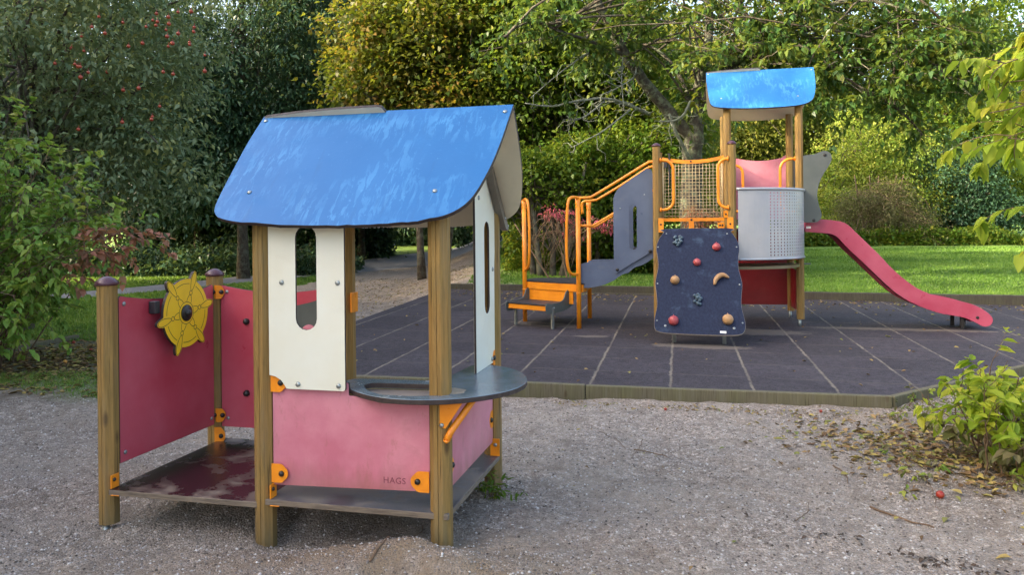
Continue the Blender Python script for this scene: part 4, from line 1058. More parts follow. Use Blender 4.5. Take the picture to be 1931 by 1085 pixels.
def ellipsoid_points(E, n, shell=.5):
    wts = np.array([e[3] * e[4] * e[5] * (e[6] if len(e) > 6 else 1) for e in E]) ** .75; wts /= wts.sum()
    idx = rng.choice(len(E), n, p=wts); d = rdir(n); r = (shell ** 3 + (1 - shell ** 3) * rng.random(n)) ** (1 / 3)
    c = np.array([[e[0], e[1], e[2]] for e in E])[idx]; R_ = np.array([[e[3], e[4], e[5]] for e in E])[idx]
    return c + d * r[:, None] * R_, d
def crown(name, mat, E, nc, per, cs, leaf, parent, kind='quad', aspect=.5, shell=.45, zmin=None, flat=.55, droop=.35):
    cc, cd = ellipsoid_points(E, nc, shell)
    if zmin is not None: cc = cc[cc[:, 2] > zmin - .0]
    nc = len(cc); base = rng.random(nc)
    k = np.repeat(np.arange(nc), per); n = len(k)
    sc = (cs * (.6 + .8 * rng.random(nc)))[k]
    # clusters are flattened sprays, tilted a little
    off = rng.normal(size=(n, 3)) * np.array([1, 1, flat]) * sc[:, None] * .6
    tilt = rng.normal(size=(nc, 2))[k] * .35
    off[:, 2] += off[:, 0] * tilt[:, 0] + off[:, 1] * tilt[:, 1]
    P = cc[k] + off
    D = unit(off) * .8 + rdir(n) * .7 + np.array([0, 0, -droop]); Nn = np.array([0, 0, 1.0]) + rdir(n) * .75
    L = leaf * (.65 + .7 * rng.random(n))
    V, F, m_ = leafgeo(P, D, Nn, L, L * aspect, kind)
    var = np.clip(base[k] * .6 + rng.random(n) * .4, 0, 1)
    return npmesh(name, V, F, mat, parent, np.repeat(var, m_)), cc
def limbs(b, root, targets, r0, r1=.012, sag=.0, wob=.15, seg=7, n=6):
    for tg in targets:
        a = Vector(root[random.randrange(len(root))] if isinstance(root, list) else root); t = Vector(tg); L = (t - a).length; pts = []
        o1 = Vector(rdir(1)[0]) * wob * L
        for k in range(seg + 1):
            s_ = k / seg; p = a.lerp(t, s_) + o1 * math.sin(math.pi * s_) * .7 + Vector(rdir(1)[0]) * wob * .12 * L * min(1, k)
            p.z += math.sin(math.pi * s_) * .10 * L - sag * L * s_ * s_; pts.append(p)
        rr = r0 * min(1, .4 + L / 6); b.tube(pts, [rr + (r1 - rr) * (k / seg) ** .7 for k in range(seg + 1)], n, caps=False)
def back(k, x, y, E):
    return x * k, y * k, [(e[0] * k, e[1] * k, EYE + (e[2] - EYE) * k, e[3] * k, e[4] * k, e[5] * k, *e[6:]) for e in E]
def tree(name, label, cat, x, y, h, E, mat, bmat, nc, per, cs, leaf, rt=.14, group=None, lean=(0, 0), nl=26, kind='quad', aspect=.5, shell=.45, trunks=1, droop=.35, zb=None, flat=.55, far=1):
    if far != 1: x, y, E = back(far, x, y, E); h *= far; cs *= far
    z0 = float(gh(x, y)) if zb is None else zb
    t = thing(name, label, cat, (x, y, z0), 0, group)
    El = [(e[0] - x, e[1] - y, e[2] - z0, *e[3:]) for e in E]
    cr, cc = crown('crown', mat, El, nc, per, cs, leaf, t, kind, aspect, shell, droop=droop, flat=flat)
    for q in range(trunks):
        b = MB(); ox, oy = (0, 0) if trunks == 1 else (random.uniform(-.5, .5), random.uniform(-.3, .3)); lx, ly = lean[0] * h + (ox * 1.8 if trunks > 1 else 0), lean[1] * h + oy
        pts = [Vector((ox + lx * s_ + .12 * rt * 8 * float(vnoise(s_ * 3, x + q, 1.0)), oy + ly * s_ + .1 * float(vnoise(s_ * 3, y + 9 + q, 1.0)), h * s_ - .1)) for s_ in [k / 9 for k in range(10)]]
        b.tube(pts, [rt * (1.25 if k == 0 else 1) * (1 - .8 * k / 9) + .01 for k in range(10)], 10)
        sel = cc[rng.choice(len(cc), min(nl, len(cc)), replace=False)]
        limbs(b, [tuple(p) for p in pts[2:8]], [tuple(s_) for s_ in sel], rt * .35)
        b.build('trunk', bmat, t)
    return t
LM = {}  # sunlit and shaded looks of the trees are partly painted into these colours
LM['apple'] = leafmat('apple_leaf', [(.07, .12, .055), (.15, .215, .105), (.23, .29, .15), (.38, .38, .09)], .35)
LM['dark'] = leafmat('dark_leaf', [(.018, .05, .026), (.04, .10, .05), (.08, .16, .085)], .3, .4)
LM['maple'] = leafmat('maple_leaf', [(.035, .075, .008), (.07, .11, .012), (.12, .125, .016), (.27, .13, .025)], .5)
LM['green'] = leafmat('green_leaf', [(.035, .085, .010), (.065, .14, .014), (.12, .19, .02), (.22, .22, .025)], .5)
LM['hazel'] = leafmat('hazel_leaf', [(.05, .13, .012), (.09, .19, .02), (.17, .25, .03), (.25, .26, .03)], .5)
LM['cherry'] = leafmat('cherry_leaf', [(.03, .085, .025), (.05, .12, .03), (.10, .16, .03), (.20, .20, .03)], .45, .4)
LM['shrub'] = leafmat('shrub_leaf', [(.09, .19, .03), (.15, .29, .045), (.25, .36, .06), (.42, .44, .10)], .4)
LM['rust'] = leafmat('rusty_leaf', [(.20, .13, .06), (.33, .13, .08), (.42, .17, .12)], .4)
LM['pinkleaf'] = leafmat('pink_leaf', [(.45, .05, .10), (.62, .12, .18), (.35, .14, .08)], .4)
LM['yellow'] = leafmat('yellow_green_leaf', [(.16, .28, .02), (.30, .42, .035), (.44, .50, .05), (.58, .50, .06)], .55)
LM['lit'] = leafmat('pale_green_leaf', [(.10, .19, .025), (.20, .31, .045), (.36, .42, .07), (.50, .48, .10)], .5)
LM['brown'] = leafmat('brown_green_leaf', [(.10, .10, .05), (.14, .15, .05), (.18, .15, .08), (.12, .18, .03)], .35)
LM['far'] = leafmat('far_leaf', [(.08, .12, .02), (.16, .19, .03), (.28, .26, .05)], .55)

# --- trees at the left
ap = tree('apple_tree', 'grey green apple tree full of small red apples at the left', 'apple tree', -7.4, 11.6, 5.2,
     [(-7.0, 11.3, 4.0, 2.4, 1.9, 2.4), (-5.6, 11.0, 4.3, 1.4, 1.3, 1.7), (-6.6, 10.8, 2.4, 1.9, 1.2, 1.1), (-5.2, 11.0, 2.5, 1.0, .9, 1.0)], LM['apple'], M['bark'], 520, 62, .34, .095, .13, nl=60, aspect=.45, shell=.35)
for k in range(46):
    px, py = random.choice([(random.gauss(300, 55), random.uniform(-10, 90)), (random.uniform(130, 390), random.uniform(0, 170)), (random.uniform(60, 330), random.uniform(20, 250))])
    p = atY(px, py, random.uniform(9.2, 10.0)); b = MB(); vs, fs = blobm((0, 0, 0), random.uniform(.018, .027), 2, .04); b.add(vs, fs, 0, True)
    b.tube([(0, 0, .02), (.004, 0, .05)], .003, 5); o = b.build('apple', M['apple'], ap); o.location = p - ap.location
tree('rowan_tree', 'dark blue green rowan tree with a slim grey trunk behind the playhouse roof', 'tree', -7.9, 22.5, 11,
     [(-7.6, 22.3, 7.2, 2.5, 2.0, 3.6), (-5.8, 22.6, 6.6, 1.7, 1.5, 3.0), (-8.6, 22.2, 4.4, 2.0, 1.4, 1.7), (-6.3, 22.2, 3.6, 1.6, 1.2, 1.1)], LM['dark'], M['bark'], 640, 70, .5, .15, .16, nl=50, aspect=.35, shell=.3, droop=.6)
tree('rowan_tree', 'broad dark blue green rowan tree between the slim rowan and the orange maple', 'tree', -6.4, 27, 11,
     [(-6.2, 27, 8, 2.6, 2.2, 3.8), (-5.3, 26.6, 4.6, 2.2, 1.8, 2.0), (-8.6, 27, 5.4, 2.6, 2, 2.6)], LM['dark'], M['bark'], 520, 70, .6, .17, .16, aspect=.35, shell=.3, droop=.6)
tree('dark_tree', 'tall dark tree behind the apple tree at the far left', 'tree', -13, 21, 10,
     [(-13, 21, 6, 3.8, 2.6, 4.2), (-10, 21.5, 4.6, 2.6, 2, 3.2)], LM['dark'], M['bark'], 420, 60, .65, .18, .18, aspect=.4)
# --- maples in the middle
tree('maple_tree', 'orange tinged maple behind the playhouse roof', 'maple tree', -2.3, 20.8, 7.8,
     [(-2.6, 20.2, 6.3, 2.3, 1.9, 2.0), (-1.3, 20.2, 7.4, 2.2, 1.9, 1.9), (-3.2, 19.7, 4.9, 1.6, 1.3, 1.1), (-1.4, 19.6, 4.6, 1.6, 1.3, 1.2)], LM['maple'], M['bark'], 560, 70, .48, .13, .10, nl=36, trunks=3, aspect=.75, shell=.3)
tree('maple_tree', 'yellow green maple with dark branching stems between the two blue roofs', 'maple tree', 1.0, 20.4, 8.0,
     [(1.0, 20.2, 6.6, 2.6, 2.0, 2.5), (2.6, 20.0, 5.0, 2.0, 1.7, 2.2), (-.2, 19.8, 4.6, 1.6, 1.4, 1.8), (3.4, 19.6, 3.6, 1.5, 1.3, 1.6)], LM['green'], M['bark'], 720, 70, .48, .12, .10, nl=50, trunks=4, aspect=.75, shell=.25)
tree('hazel_bush', 'bright green leafy bush behind the orange stair railings', 'bush', 2.0, 18.4, 3.2,
     [(1.9, 17.9, 2.7, 1.3, .9, 1.0), (2.7, 17.9, 1.7, 1.0, .8, 1.1), (1.0, 17.9, 2.5, .9, .7, .6), (3.2, 18.2, 2.6, 1.0, .8, 1.2)], LM['hazel'], M['bark'], 420, 60, .30, .10, .06, nl=40, trunks=5, aspect=.7, shell=.3)
tree('young_maple', 'small leafy maple with leaning dark stems left of the orange railings', 'maple tree', .75, 17.2, 2.6,
     [(.55, 17.2, 2.6, 1.2, .8, .55), (-.3, 17.4, 2.0, .8, .6, .5), (1.2, 17.0, 2.0, .6, .5, .4)], LM['green'], M['bark'], 150, 50, .28, .10, .07, nl=26, trunks=4, aspect=.7, shell=.2)
t = tree('spindle_bush', 'thin bush with pink autumn leaves behind the stair railings', 'bush', 1.3, 15.9, 1.3,
     [(.9, 15.7, 1.65, .45, .3, .14), (1.75, 15.7, 1.5, .5, .3, .2), (1.2, 15.8, 1.3, .35, .3, .12)], LM['pinkleaf'], M['twig'], 24, 17, .10, .085, .012, nl=16, trunks=3, aspect=.35, shell=.1, droop=.9)
tree('spindle_bush', 'thin rusty pink bush behind the orange net', 'bush', 4.05, 15.6, 1.3,
     [(3.75, 15.5, 1.55, .35, .25, .25), (3.9, 15.5, 1.2, .4, .3, .3)], LM['rust'], M['twig'], 40, 22, .12, .08, .012, nl=14, trunks=3, aspect=.4, shell=.1, droop=.8)
# --- right side bushes
tree('lit_bush', 'large pale green bush catching the sun right of the tower', 'bush', 12.2, 26.4, 4.2,
     [(12.1, 25.9, 3.9, 1.5, 1.2, 1.7), (11.2, 25.6, 2.6, 1.5, 1.3, 1.4), (13.2, 25.6, 3.0, 1.4, 1.2, 1.5), (12.4, 25.3, 1.8, 1.7, 1.1, 1.2)], LM['lit'], M['bark'], 620, 70, .42, .12, .07, nl=40, trunks=5, aspect=.6, shell=.35, far=1.38)
tree('brown_bush', 'brownish twiggy bush at the foot of the pale green bush', 'bush', 11.2, 23.8, 2.2,
     [(10.7, 23.6, 1.5, 1.0, .8, 1.0), (11.6, 23.5, 1.9, .8, .7, .9), (12.3, 23.6, 1.2, .9, .7, .8)], LM['brown'], M['twig'], 360, 60, .28, .075, .03, nl=26, trunks=6, aspect=.5, shell=.4, far=1.38)
tree('dark_bush', 'dark green bush right of the brownish bush', 'bush', 14.6, 25.2, 3.4,
     [(14.4, 25.0, 2.5, 1.4, 1.1, 1.8), (15.0, 25.0, 1.6, 1.4, 1.0, 1.2)], LM['dark'], M['bark'], 320, 70, .42, .13, .06, nl=24, trunks=4, aspect=.6, shell=.3, far=1.38)
tree('yellowing_tree', 'yellow green tree at the right edge above the far lawn', 'tree', 18.8, 26.5, 6.5,
     [(18.4, 26, 3.9, 2.0, 1.6, 2.2), (19.5, 26, 5.8, 2.4, 1.8, 2.6), (17.6, 26, 2.6, 1.2, 1.0, 1.0)], LM['green'], M['bark'], 480, 65, .5, .13, .12, nl=30, aspect=.6, far=1.38)
tree('conifer_tree', 'blue green conifer behind the bushes at the right', 'conifer', 22.4, 43, 13,
     [(22.4, 43, 4.6, 3.6, 2.6, 3.0), (22.4, 43, 8.2, 2.7, 2.1, 3), (22.4, 43, 11.6, 1.6, 1.3, 2.4)], LM['dark'], M['bark'], 420, 70, .5, .12, .16, nl=40, aspect=.18, droop=.2)
# --- wood behind: a few trees built once and copied
protos = []
for q, (mat, lf, asp) in enumerate(((LM['far'], .17, .6), (LM['dark'], .18, .5), (LM['green'], .17, .6), (LM['far'], .15, .6))):
    h = 10.5 + q * .7
    protos.append(tree('wood_tree', None, 'tree', 0, 0, h, [(0, 0, h * .62, 2.9, 2.6, h * .38), (1.2, .6, h * .42, 2.2, 2.0, h * .24), (-1.4, -.4, h * .45, 2.2, 2.0, h * .26), (.3, 0, h * .22, 2.3, 2.0, h * .16)], mat, M['bark'], 300, 52, .75, lf * 1.2, .16, nl=26, aspect=asp, shell=.4, zb=0))
WG_ = 'trees of the wood behind the playground'
WL = ['tall yellow green tree far back in the wood', 'tall dark tree far back in the wood', 'tall mid green tree far back in the wood', 'tall pale green tree far back in the wood']
def copy_tree(o, parent=None):
    c = o.copy(); C.objects.link(c); c.parent = parent
    for ch in o.children: copy_tree(ch, c)
    return c
spots = [(-22, 33, 1, 1.1), (-17.5, 30, 1, 1.0), (-13.5, 33, 1, 1.05), (-10, 36, 1, 1.1), (-6.5, 33, 1, .95), (-3.6, 37.5, 1, 1.05), (-4.6, 46, 1, 1.1), (.8, 30, 2, .9), (3.6, 27, 2, .8), (5.6, 31, 0, .95), (9.6, 41, 0, 1.15), (12.2, 40, 3, .95), (15.8, 45, 0, 1.25), (19.5, 49, 3, 1.3), (26, 46, 2, 1.2), (31, 45, 1, 1.1), (28.5, 40, 1, .9), (24.5, 41.5, 2, 1.25), (30, 47, 1, 1.45), (7, 44, 3, 1.3), (24, 46, 1, 1.3), (-9, 30, 1, .85), (15, 50, 3, 1.4), (2, 50, 2, 1.3), (31, 42, 1, 1.3), (-27, 40, 1, 1.3), (-.2, 27.6, 1, .72)]
first = [True] * 4
for (x, y, q, s_) in spots:
    o = protos[q] if first[q] else copy_tree(protos[q]); first[q] = False
    o.location = (x, y, float(gh(x, y)) - .1); o.rotation_euler = (0, 0, random.uniform(0, 6.28)); o.scale = (s_, s_, s_)
    tag(o, WL[q], 'tree', WG_)
# unseen trees added beyond the left edge of the frame to shade the playground
for (x, y, q, s_) in [(-13.2, 5.6, 1, 1.05), (-12.8, 1.8, 2, 1.0), (-13.4, -2.0, 1, 1.05), (-13, -6, 2, 1.05), (-13.5, -10, 1, 1.1), (-17, 17.5, 1, 1.1), (-17, 12, 2, 1.1), (-17.5, 7.5, 1, 1.2), (-17, 3.8, 1, 1.32), (-17.5, -.5, 2, 1.1), (-17, -4.5, 1, 1.1), (-18, -9, 1, 1.1), (-17, -14, 2, 1.2), (-19, 25, 1, 1.1)]:
    o = copy_tree(protos[q]); o.location = (x, y, float(gh(x, y)) - .1); o.rotation_euler = (0, 0, random.uniform(0, 6.28)); o.scale = (s_, s_, s_)
    tag(o, 'unseen tall tree added beyond the left edge to shade the playground', 'tree', 'unseen trees added beyond the left edge for shade')

# --- old cherry tree
chx = atY(1305, 480, 16.6); cz = float(gh(chx.x, chx.y))
ch = thing('cherry_tree', 'old cherry tree with a lichen covered trunk and bare dead branches behind the tower', 'cherry tree', (chx.x, chx.y, cz))
o0 = ch.location
def pp_(l): return [atY(a, b_, Y) - o0 for a, b_, Y in l]
b = MB()
def limb(l, r0, r1, bb=None, n=9):
    p = smooth([tuple(v) for v in pp_(l)], 4, False); k = len(p); p = [Vector(v) + Vector(rdir(1)[0]) * r0 * .12 for v in p]
    (bb or b).tube(p, [r0 + (r1 - r0) * (i / (k - 1)) ** .8 for i in range(k)], n, caps=True); return p
limb([(1302, 575, 16.6), (1303, 480, 16.6), (1304, 380, 16.6), (1306, 300, 16.6), (1312, 235, 16.6)], .27, .20, n=14)
LB = []
LB += limb([(1306, 262, 16.6), (1262, 212, 16.5), (1222, 165, 16.3), (1182, 105, 16.0), (1150, 45, 15.8), (1122, -10, 15.6), (1095, -80, 15.5)], .155, .07)
LB += limb([(1312, 240, 16.6), (1316, 185, 16.7), (1328, 120, 16.8), (1338, 55, 17), (1336, -20, 17), (1345, -110, 17)], .15, .07)
LB += limb([(1316, 215, 16.6), (1345, 160, 16.4), (1395, 108, 16.1), (1450, 78, 15.8), (1500, 30, 15.4), (1560, -30, 15)], .11, .05)
LB += limb([(1395, 108, 16.1), (1470, 88, 15.6), (1560, 105, 15.1), (1640, 150, 14.8), (1700, 210, 14.6), (1740, 255, 14.5)], .06, .018)
LB += limb([(1450, 78, 15.8), (1560, 50, 15.2), (1660, 70, 14.8), (1760, 120, 14.5), (1840, 190, 14.3)], .05, .015)
LB += limb([(1500, 30, 15.4), (1620, 0, 15), (1740, 30, 14.6), (1850, 90, 14.3)], .05, .015)
LB += limb([(1304, 200, 16.6), (1280, 140, 17), (1240, 95, 17.3), (1200, 85, 17.5), (1150, 95, 17.6)], .06, .02)
LB += limb([(1182, 105, 16.0), (1120, 80, 15.5), (1060, 60, 15.1), (1000, 40, 14.8), (950, 70, 14.6)], .045, .015)
b.build('trunk', M['lichenbark'], ch)
b = MB(); DB = []
DB += limb([(1225, 215, 16.4), (1180, 196, 16), (1140, 186, 15.7), (1090, 190, 15.4), (1040, 200, 15.2), (990, 195, 15)], .045, .012, b, 6)
DB += limb([(1300, 205, 16.5), (1302, 190, 16.2), (1290, 215, 15.8), (1270, 228, 15.6), (1245, 228, 15.5)], .034, .018, b, 6)
DB += limb([(1200, 125, 16), (1195, 145, 15.6), (1165, 165, 15.3), (1130, 180, 15.1)], .02, .008, b, 6)
DB += limb([(1188, 207, 15.8), (1140, 245, 15.3), (1110, 262, 15.1), (1078, 278, 15)], .022, .008, b, 6)
DB += limb([(1140, 190, 15.7), (1110, 215, 15.5), (1085, 225, 15.4), (1068, 218, 15.3)], .024, .009, b, 6)
DB += limb([(1175, 105, 15.9), (1172, 150, 15.5), (1176, 200, 15.3)], .018, .008, b, 6)
DB += limb([(1110, 100, 15.6), (1085, 115, 15.2), (1040, 150, 15), (1000, 185, 14.9)], .02, .006, b, 6)
DB += limb([(1300, 300, 16.4), (1285, 270, 16.2), (1270, 240, 16.1), (1262, 215, 16.2)], .05, .03, b, 6)
for k in range(170):
    p = Vector(random.choice(DB if k % 3 else LB[:30])); L = random.uniform(.12, .6); d = Vector((random.gauss(-.4, .7), random.gauss(-.2, .5), random.gauss(-.35, .7))).normalized(); q = []
    for j in range(5): q.append(p + d * L * j / 4); d = (d + Vector(rdir(1)[0]) * .35).normalized()
    b.tube(q, [.011, .009, .007, .006, .004], 4, caps=False)
b.build('dead_branches', M['deadtwig'], ch)
# its leaves hang in sprays from twigs
def spray_leaves(anchors, ntw, per, tl, leaf, asp, droop, seed=1):
    P, D, Nn, K, tw = [], [], [], [], []
    for k in range(ntw):
        a = anchors[random.randrange(len(anchors))]; a = Vector(a); d = Vector((random.gauss(0, 1), random.gauss(0, .8), random.gauss(-.1, .5))).normalized(); L = tl * random.uniform(.5, 1.4); q = [a]
        for j in range(7): d = (d + Vector((0, 0, -droop * .35)) + Vector(rdir(1)[0]) * .25).normalized(); q.append(q[-1] + d * L / 7)
        tw.append(q)
        for j in range(per):
            s_ = random.uniform(.15, 1) * 7; i = min(6, int(s_)); p = q[i].lerp(q[i + 1], s_ - i); ax = (q[i + 1] - q[i]).normalized()
            sd_ = Vector(rdir(1)[0]); sd_ = (sd_ - ax * sd_.dot(ax)).normalized()
            P.append(p); D.append(ax * .5 + sd_ * .8 + Vector((0, 0, -droop))); Nn.append(Vector((0, 0, 1)) + Vector(rdir(1)[0]) * .5); K.append(k / ntw)
    P, D, Nn = map(lambda a: np.array([tuple(v) for v in a]), (P, D, Nn)); K = np.random.default_rng(seed).permutation(ntw)[(np.array(K) * ntw + .5).astype(int)] / ntw
    L = leaf * (.6 + .7 * rng.random(len(P))); var = np.clip(K * .55 + rng.random(len(P)) * .45, 0, 1)
    return P, D, Nn, L, L * asp, var, tw
anch = [tuple(v) for v in LB[20:25] + LB[52:]]
P, D, Nn, L, Wd, var, tw = spray_leaves(anch, 380, 18, .9, .15, .42, .35)
# more leaf sprays on the high, outer part
P2 = []
cc = [atY(random.uniform(1330, 1880), random.uniform(-140, 190) * 1.0, random.uniform(13.6, 18)) - o0 for k in range(260)] + [atY(random.uniform(960, 1330), random.uniform(-160, 45), random.uniform(14.5, 18)) - o0 for k in range(90)] + [atY(a_, b_, 15.2) - o0 for a_, b_ in ((1040, 45), (1052, 180), (930, 108), (960, 112), (1065, 148), (900, 90), (1150, 60), (1130, 100), (1180, 40), (1010, 20))] + [atY(random.uniform(1480, 1860), random.uniform(40, 190), random.uniform(14, 15.5)) - o0 for k in range(60)]
Pb, Db, Nb, Lb, Wb, vb, tw2 = spray_leaves([tuple(v) for v in cc], 1150, 20, .75, .15, .46, .28, 2)
P, D, Nn = np.concatenate([P, Pb]), np.concatenate([D, Db]), np.concatenate([Nn, Nb]); L = np.concatenate([L, Lb]); Wd = np.concatenate([Wd, Wb]); var = np.concatenate([var, vb])
V, F, m_ = leafgeo(P, D, Nn, L, Wd, 'quad'); npmesh('crown', V, F, LM['cherry'], ch, np.repeat(var, m_))
b = MB()
for q in tw[::2] + tw2[::3]: b.tube(q[:6], [.008, .007, .006, .005, .004, .003], 4, caps=False)
for k in range(0, len(cc), 5): limbs(b, tuple(LB[random.randrange(20, len(LB))]), [tuple(cc[k])], .03, .008, n=5)
b.build('twigs', M['bark'], ch)

# --- near shrubs built from stems, twigs and leaves
def stem_shrub(name, label, cat, base, stems, side, per, leaf, asp, mat, mat2=None, tipf=None, tmat=None, tl=.5, droop=.3, group=None, r=.010):
    t = thing(name, label, cat, base, 0, group); b = MB(); o_ = Vector(base); tips = []; allP = ([], [], [], [], [])
    P, D, Nn, K = [], [], [], []
    for k, (p0_, p1_, arch) in enumerate(stems):
        a = Vector(p0_) - o_; e = Vector(p1_) - o_; q = []
        w1 = Vector(rdir(1)[0]) * (e - a).length * .06
        for j in range(10):
            s_ = j / 9; p = a.lerp(e, s_) + w1 * math.sin(math.pi * s_) + Vector(rdir(1)[0]) * .012; p.z += arch * math.sin(math.pi * s_); q.append(p)
        b.tube(q, [r * (1 - .75 * j / 9) for j in range(10)], 5, caps=False)
        for m_ in range(side):
            s_ = random.uniform(.25, 1) * 9; i = min(8, int(s_)); p = q[i].lerp(q[i + 1], s_ - i); ax = (q[i + 1] - q[i]).normalized()
            d = (ax * .6 + Vector(rdir(1)[0]) * .9).normalized(); L_ = tl * random.uniform(.4, 1.1); tw_ = [p]
            for j in range(5): d = (d + Vector((0, 0, -droop * .3)) + Vector(rdir(1)[0]) * .2).normalized(); tw_.append(tw_[-1] + d * L_ / 5)
            b.tube(tw_, [r * .35, r * .3, r * .26, r * .22, r * .18, r * .12], 4, caps=False)
            for h_ in range(per):
                s2 = random.uniform(.1, 1) * 5; i2 = min(4, int(s2)); pp2 = tw_[i2].lerp(tw_[i2 + 1], s2 - i2); ax2 = (tw_[i2 + 1] - tw_[i2]).normalized(); sd_ = ax2.cross(Vector(rdir(1)[0])).normalized(); sd_.z *= .5
                P.append(pp2); D.append(ax2 * .55 + sd_ * .8 + Vector((0, 0, -droop))); Nn.append(Vector((0, 0, 1)) + Vector(rdir(1)[0]) * .45); K.append((k * 7 + m_) % 13 / 13)
    b.build('stems', tmat or M['twig'], t)
    P, D, Nn = (np.array([tuple(v) for v in a]) for a in (P, D, Nn)); n = len(P); L = leaf * (.55 + .7 * rng.random(n)); var = np.clip(np.array(K) * .5 + rng.random(n) * .5, 0, 1)
    sel = np.zeros(n, bool) if tipf is None else tipf(P + np.array(base))
    for s_, mt, nm in ((~sel, mat, 'leaves'), (sel, mat2, 'rusty_leaves')):
        if s_.any():
            V, F, m_ = leafgeo(P[s_], D[s_], Nn[s_], L[s_], L[s_] * asp, 'leaf'); npmesh(nm, V, F, mt, t, np.repeat(var[s_], m_))
    return t
# left shrub
st_ = []
for k in range(95):
    bx, by = random.uniform(-7.2, -5.6), random.uniform(7.6, 9.2)
    ang = random.uniform(0, 1); tx = bx + random.uniform(-.6, 1.5); ty = by + random.uniform(-1.0, .3); tz_ = random.uniform(.5, 3.0)
    if tx > -5.0: tz_ = random.uniform(1.35, 1.9)
    if tx > -4.6: tz_ = random.uniform(1.3, 1.6)
    st_.append(((bx, by, float(gh(bx, by)) - .03), (tx, ty, tz_), random.uniform(.05, .35)))
for (px, py, Y) in ((225, 460, 7.4), (215, 425, 7.6), (200, 470, 7.3), (228, 440, 7.5), (190, 470, 7.2), (120, 480, 7.1), (30, 560, 6.9), (5, 600, 6.9), (90, 430, 7.2), (180, 400, 7.5), (210, 360, 7.8), (150, 330, 7.6), (60, 330, 7.3), (100, 270, 7.6), (30, 230, 7.4), (205, 395, 7.8)):
    e = atY(px, py, Y); bx, by = random.uniform(-6.2, -5.6), random.uniform(7.6, 8.3); st_.append(((bx, by, float(gh(bx, by))), tuple(e), .25))
stem_shrub('shrub', 'green leafy shrub with rusty drooping tips at the left edge', 'shrub', (-5.8, 8.2, float(gh(-5.8, 8.2))), st_, 11, 13, .092, .58, LM['shrub'], LM['rust'], lambda Q: (Q[:, 0] > -4.25) & (Q[:, 2] < 1.48) & (Q[:, 2] > .85), M['twig'], .55)
# right foreground shrub
st_ = []
for k in range(48):
    bx, by = random.gauss(3.22, .2), random.gauss(4.75, .3); h = random.uniform(.15, .5)
    st_.append(((bx, by, float(gh(bx, by)) - .02), (bx + random.gauss(-.05, .22), by + random.gauss(-.12, .2), h), random.uniform(0, .1)))
for (px, py, Y) in ((1880, 668, 4.5), (1840, 690, 4.5), (1900, 680, 4.6), (1865, 725, 4.4), (1920, 700, 4.6), (1885, 760, 4.3), (1915, 790, 4.3), (1850, 800, 4.3), (1925, 850, 4.2)):
    e = atY(px, py, Y); st_.append(((e.x + .15, e.y + .2, -.05), tuple(e), .12))
stem_shrub('shrub', 'low yellow green shrub growing at the right front corner of the rubber mat', 'shrub', (3.0, 4.75, float(gh(3, 4.75))), st_, 4, 7, .085, .6, LM['yellow'], LM['brown'], lambda Q: (Q[:, 2] < .20) & (np.sin(Q[:, 0] * 37) > -.5), M['twig'], .22, .35, r=.006)
# ground shoots among the litter
st_ = []
for k in range(34):
    px, py = random.uniform(1690, 1900), random.uniform(770, 930); g = at(px, py)
    if random.random() < .4: g = at(random.uniform(1690, 1800), random.uniform(755, 800))
    st_.append((g, (g[0] + random.gauss(0, .07), g[1] + random.gauss(0, .07), g[2] + random.uniform(.02, .08)), .01))
stem_shrub('ground_shoots', 'low green and brown shoots spreading from the shrub over the gravel', 'plant', (2.6, 4.6, 0), st_, 3, 4, .045, .5, LM['lit'], LM['brown'], lambda Q: np.sin(Q[:, 0] * 91 + Q[:, 1] * 53) > .1, M['twig'], .09, .3, r=.0035)
# overhanging branch, top right, rooted outside the frame
st_ = []
for (a, e, Y) in (((2050, 60), (1850, 130), 3.5), ((2050, 20), (1870, 60), 3.6), ((2060, 120), (1820, 225), 3.4), ((2060, 150), (1850, 270), 3.5), ((2060, 60), (1880, 190), 3.3), ((2060, 200), (1905, 290), 3.4), ((2050, 0), (1900, -20), 3.5), ((2060, 100), (1900, 120), 3.7), ((2060, 180), (1830, 170), 3.7), ((2080, 350), (1885, 425), 3.4)):
    p, q = atY(*a, Y + .3), atY(e[0] + 42, e[1] - 12, Y); p = Vector((3.35 + random.uniform(-.1, .1), 3.9, max(1.5, p.z))); st_.append((tuple(p), tuple(q), .05))
stem_shrub('overhanging_shrub', 'tall shrub with bright yellow green leaves reaching in at the upper right corner', 'shrub', (3.6, 4.0, float(gh(3.6, 4.0))), st_ + [((3.6, 4.0, -.1), (3.35, 3.9, 2.0), .0), ((3.6, 4.0, -.1), (3.3, 3.9, 2.6), .1)], 10, 11, .085, .58, LM['yellow'], None, None, M['twig'], .34, .75, r=.009)
# weed beside the back right post
g = at(925, 935)
stem_shrub('weed', 'small green weed at the foot of the right rear post of the playhouse', 'weed', g, [((g[0] + random.gauss(0, .04), g[1] + random.gauss(0, .03), g[2] - .01), (g[0] + random.gauss(0, .09), g[1] + random.gauss(0, .06), g[2] + random.uniform(.02, .10)), .01) for k in range(16)], 3, 3, .045, .3, LM['hazel'], None, None, M['twig'], .05, .2, r=.002)

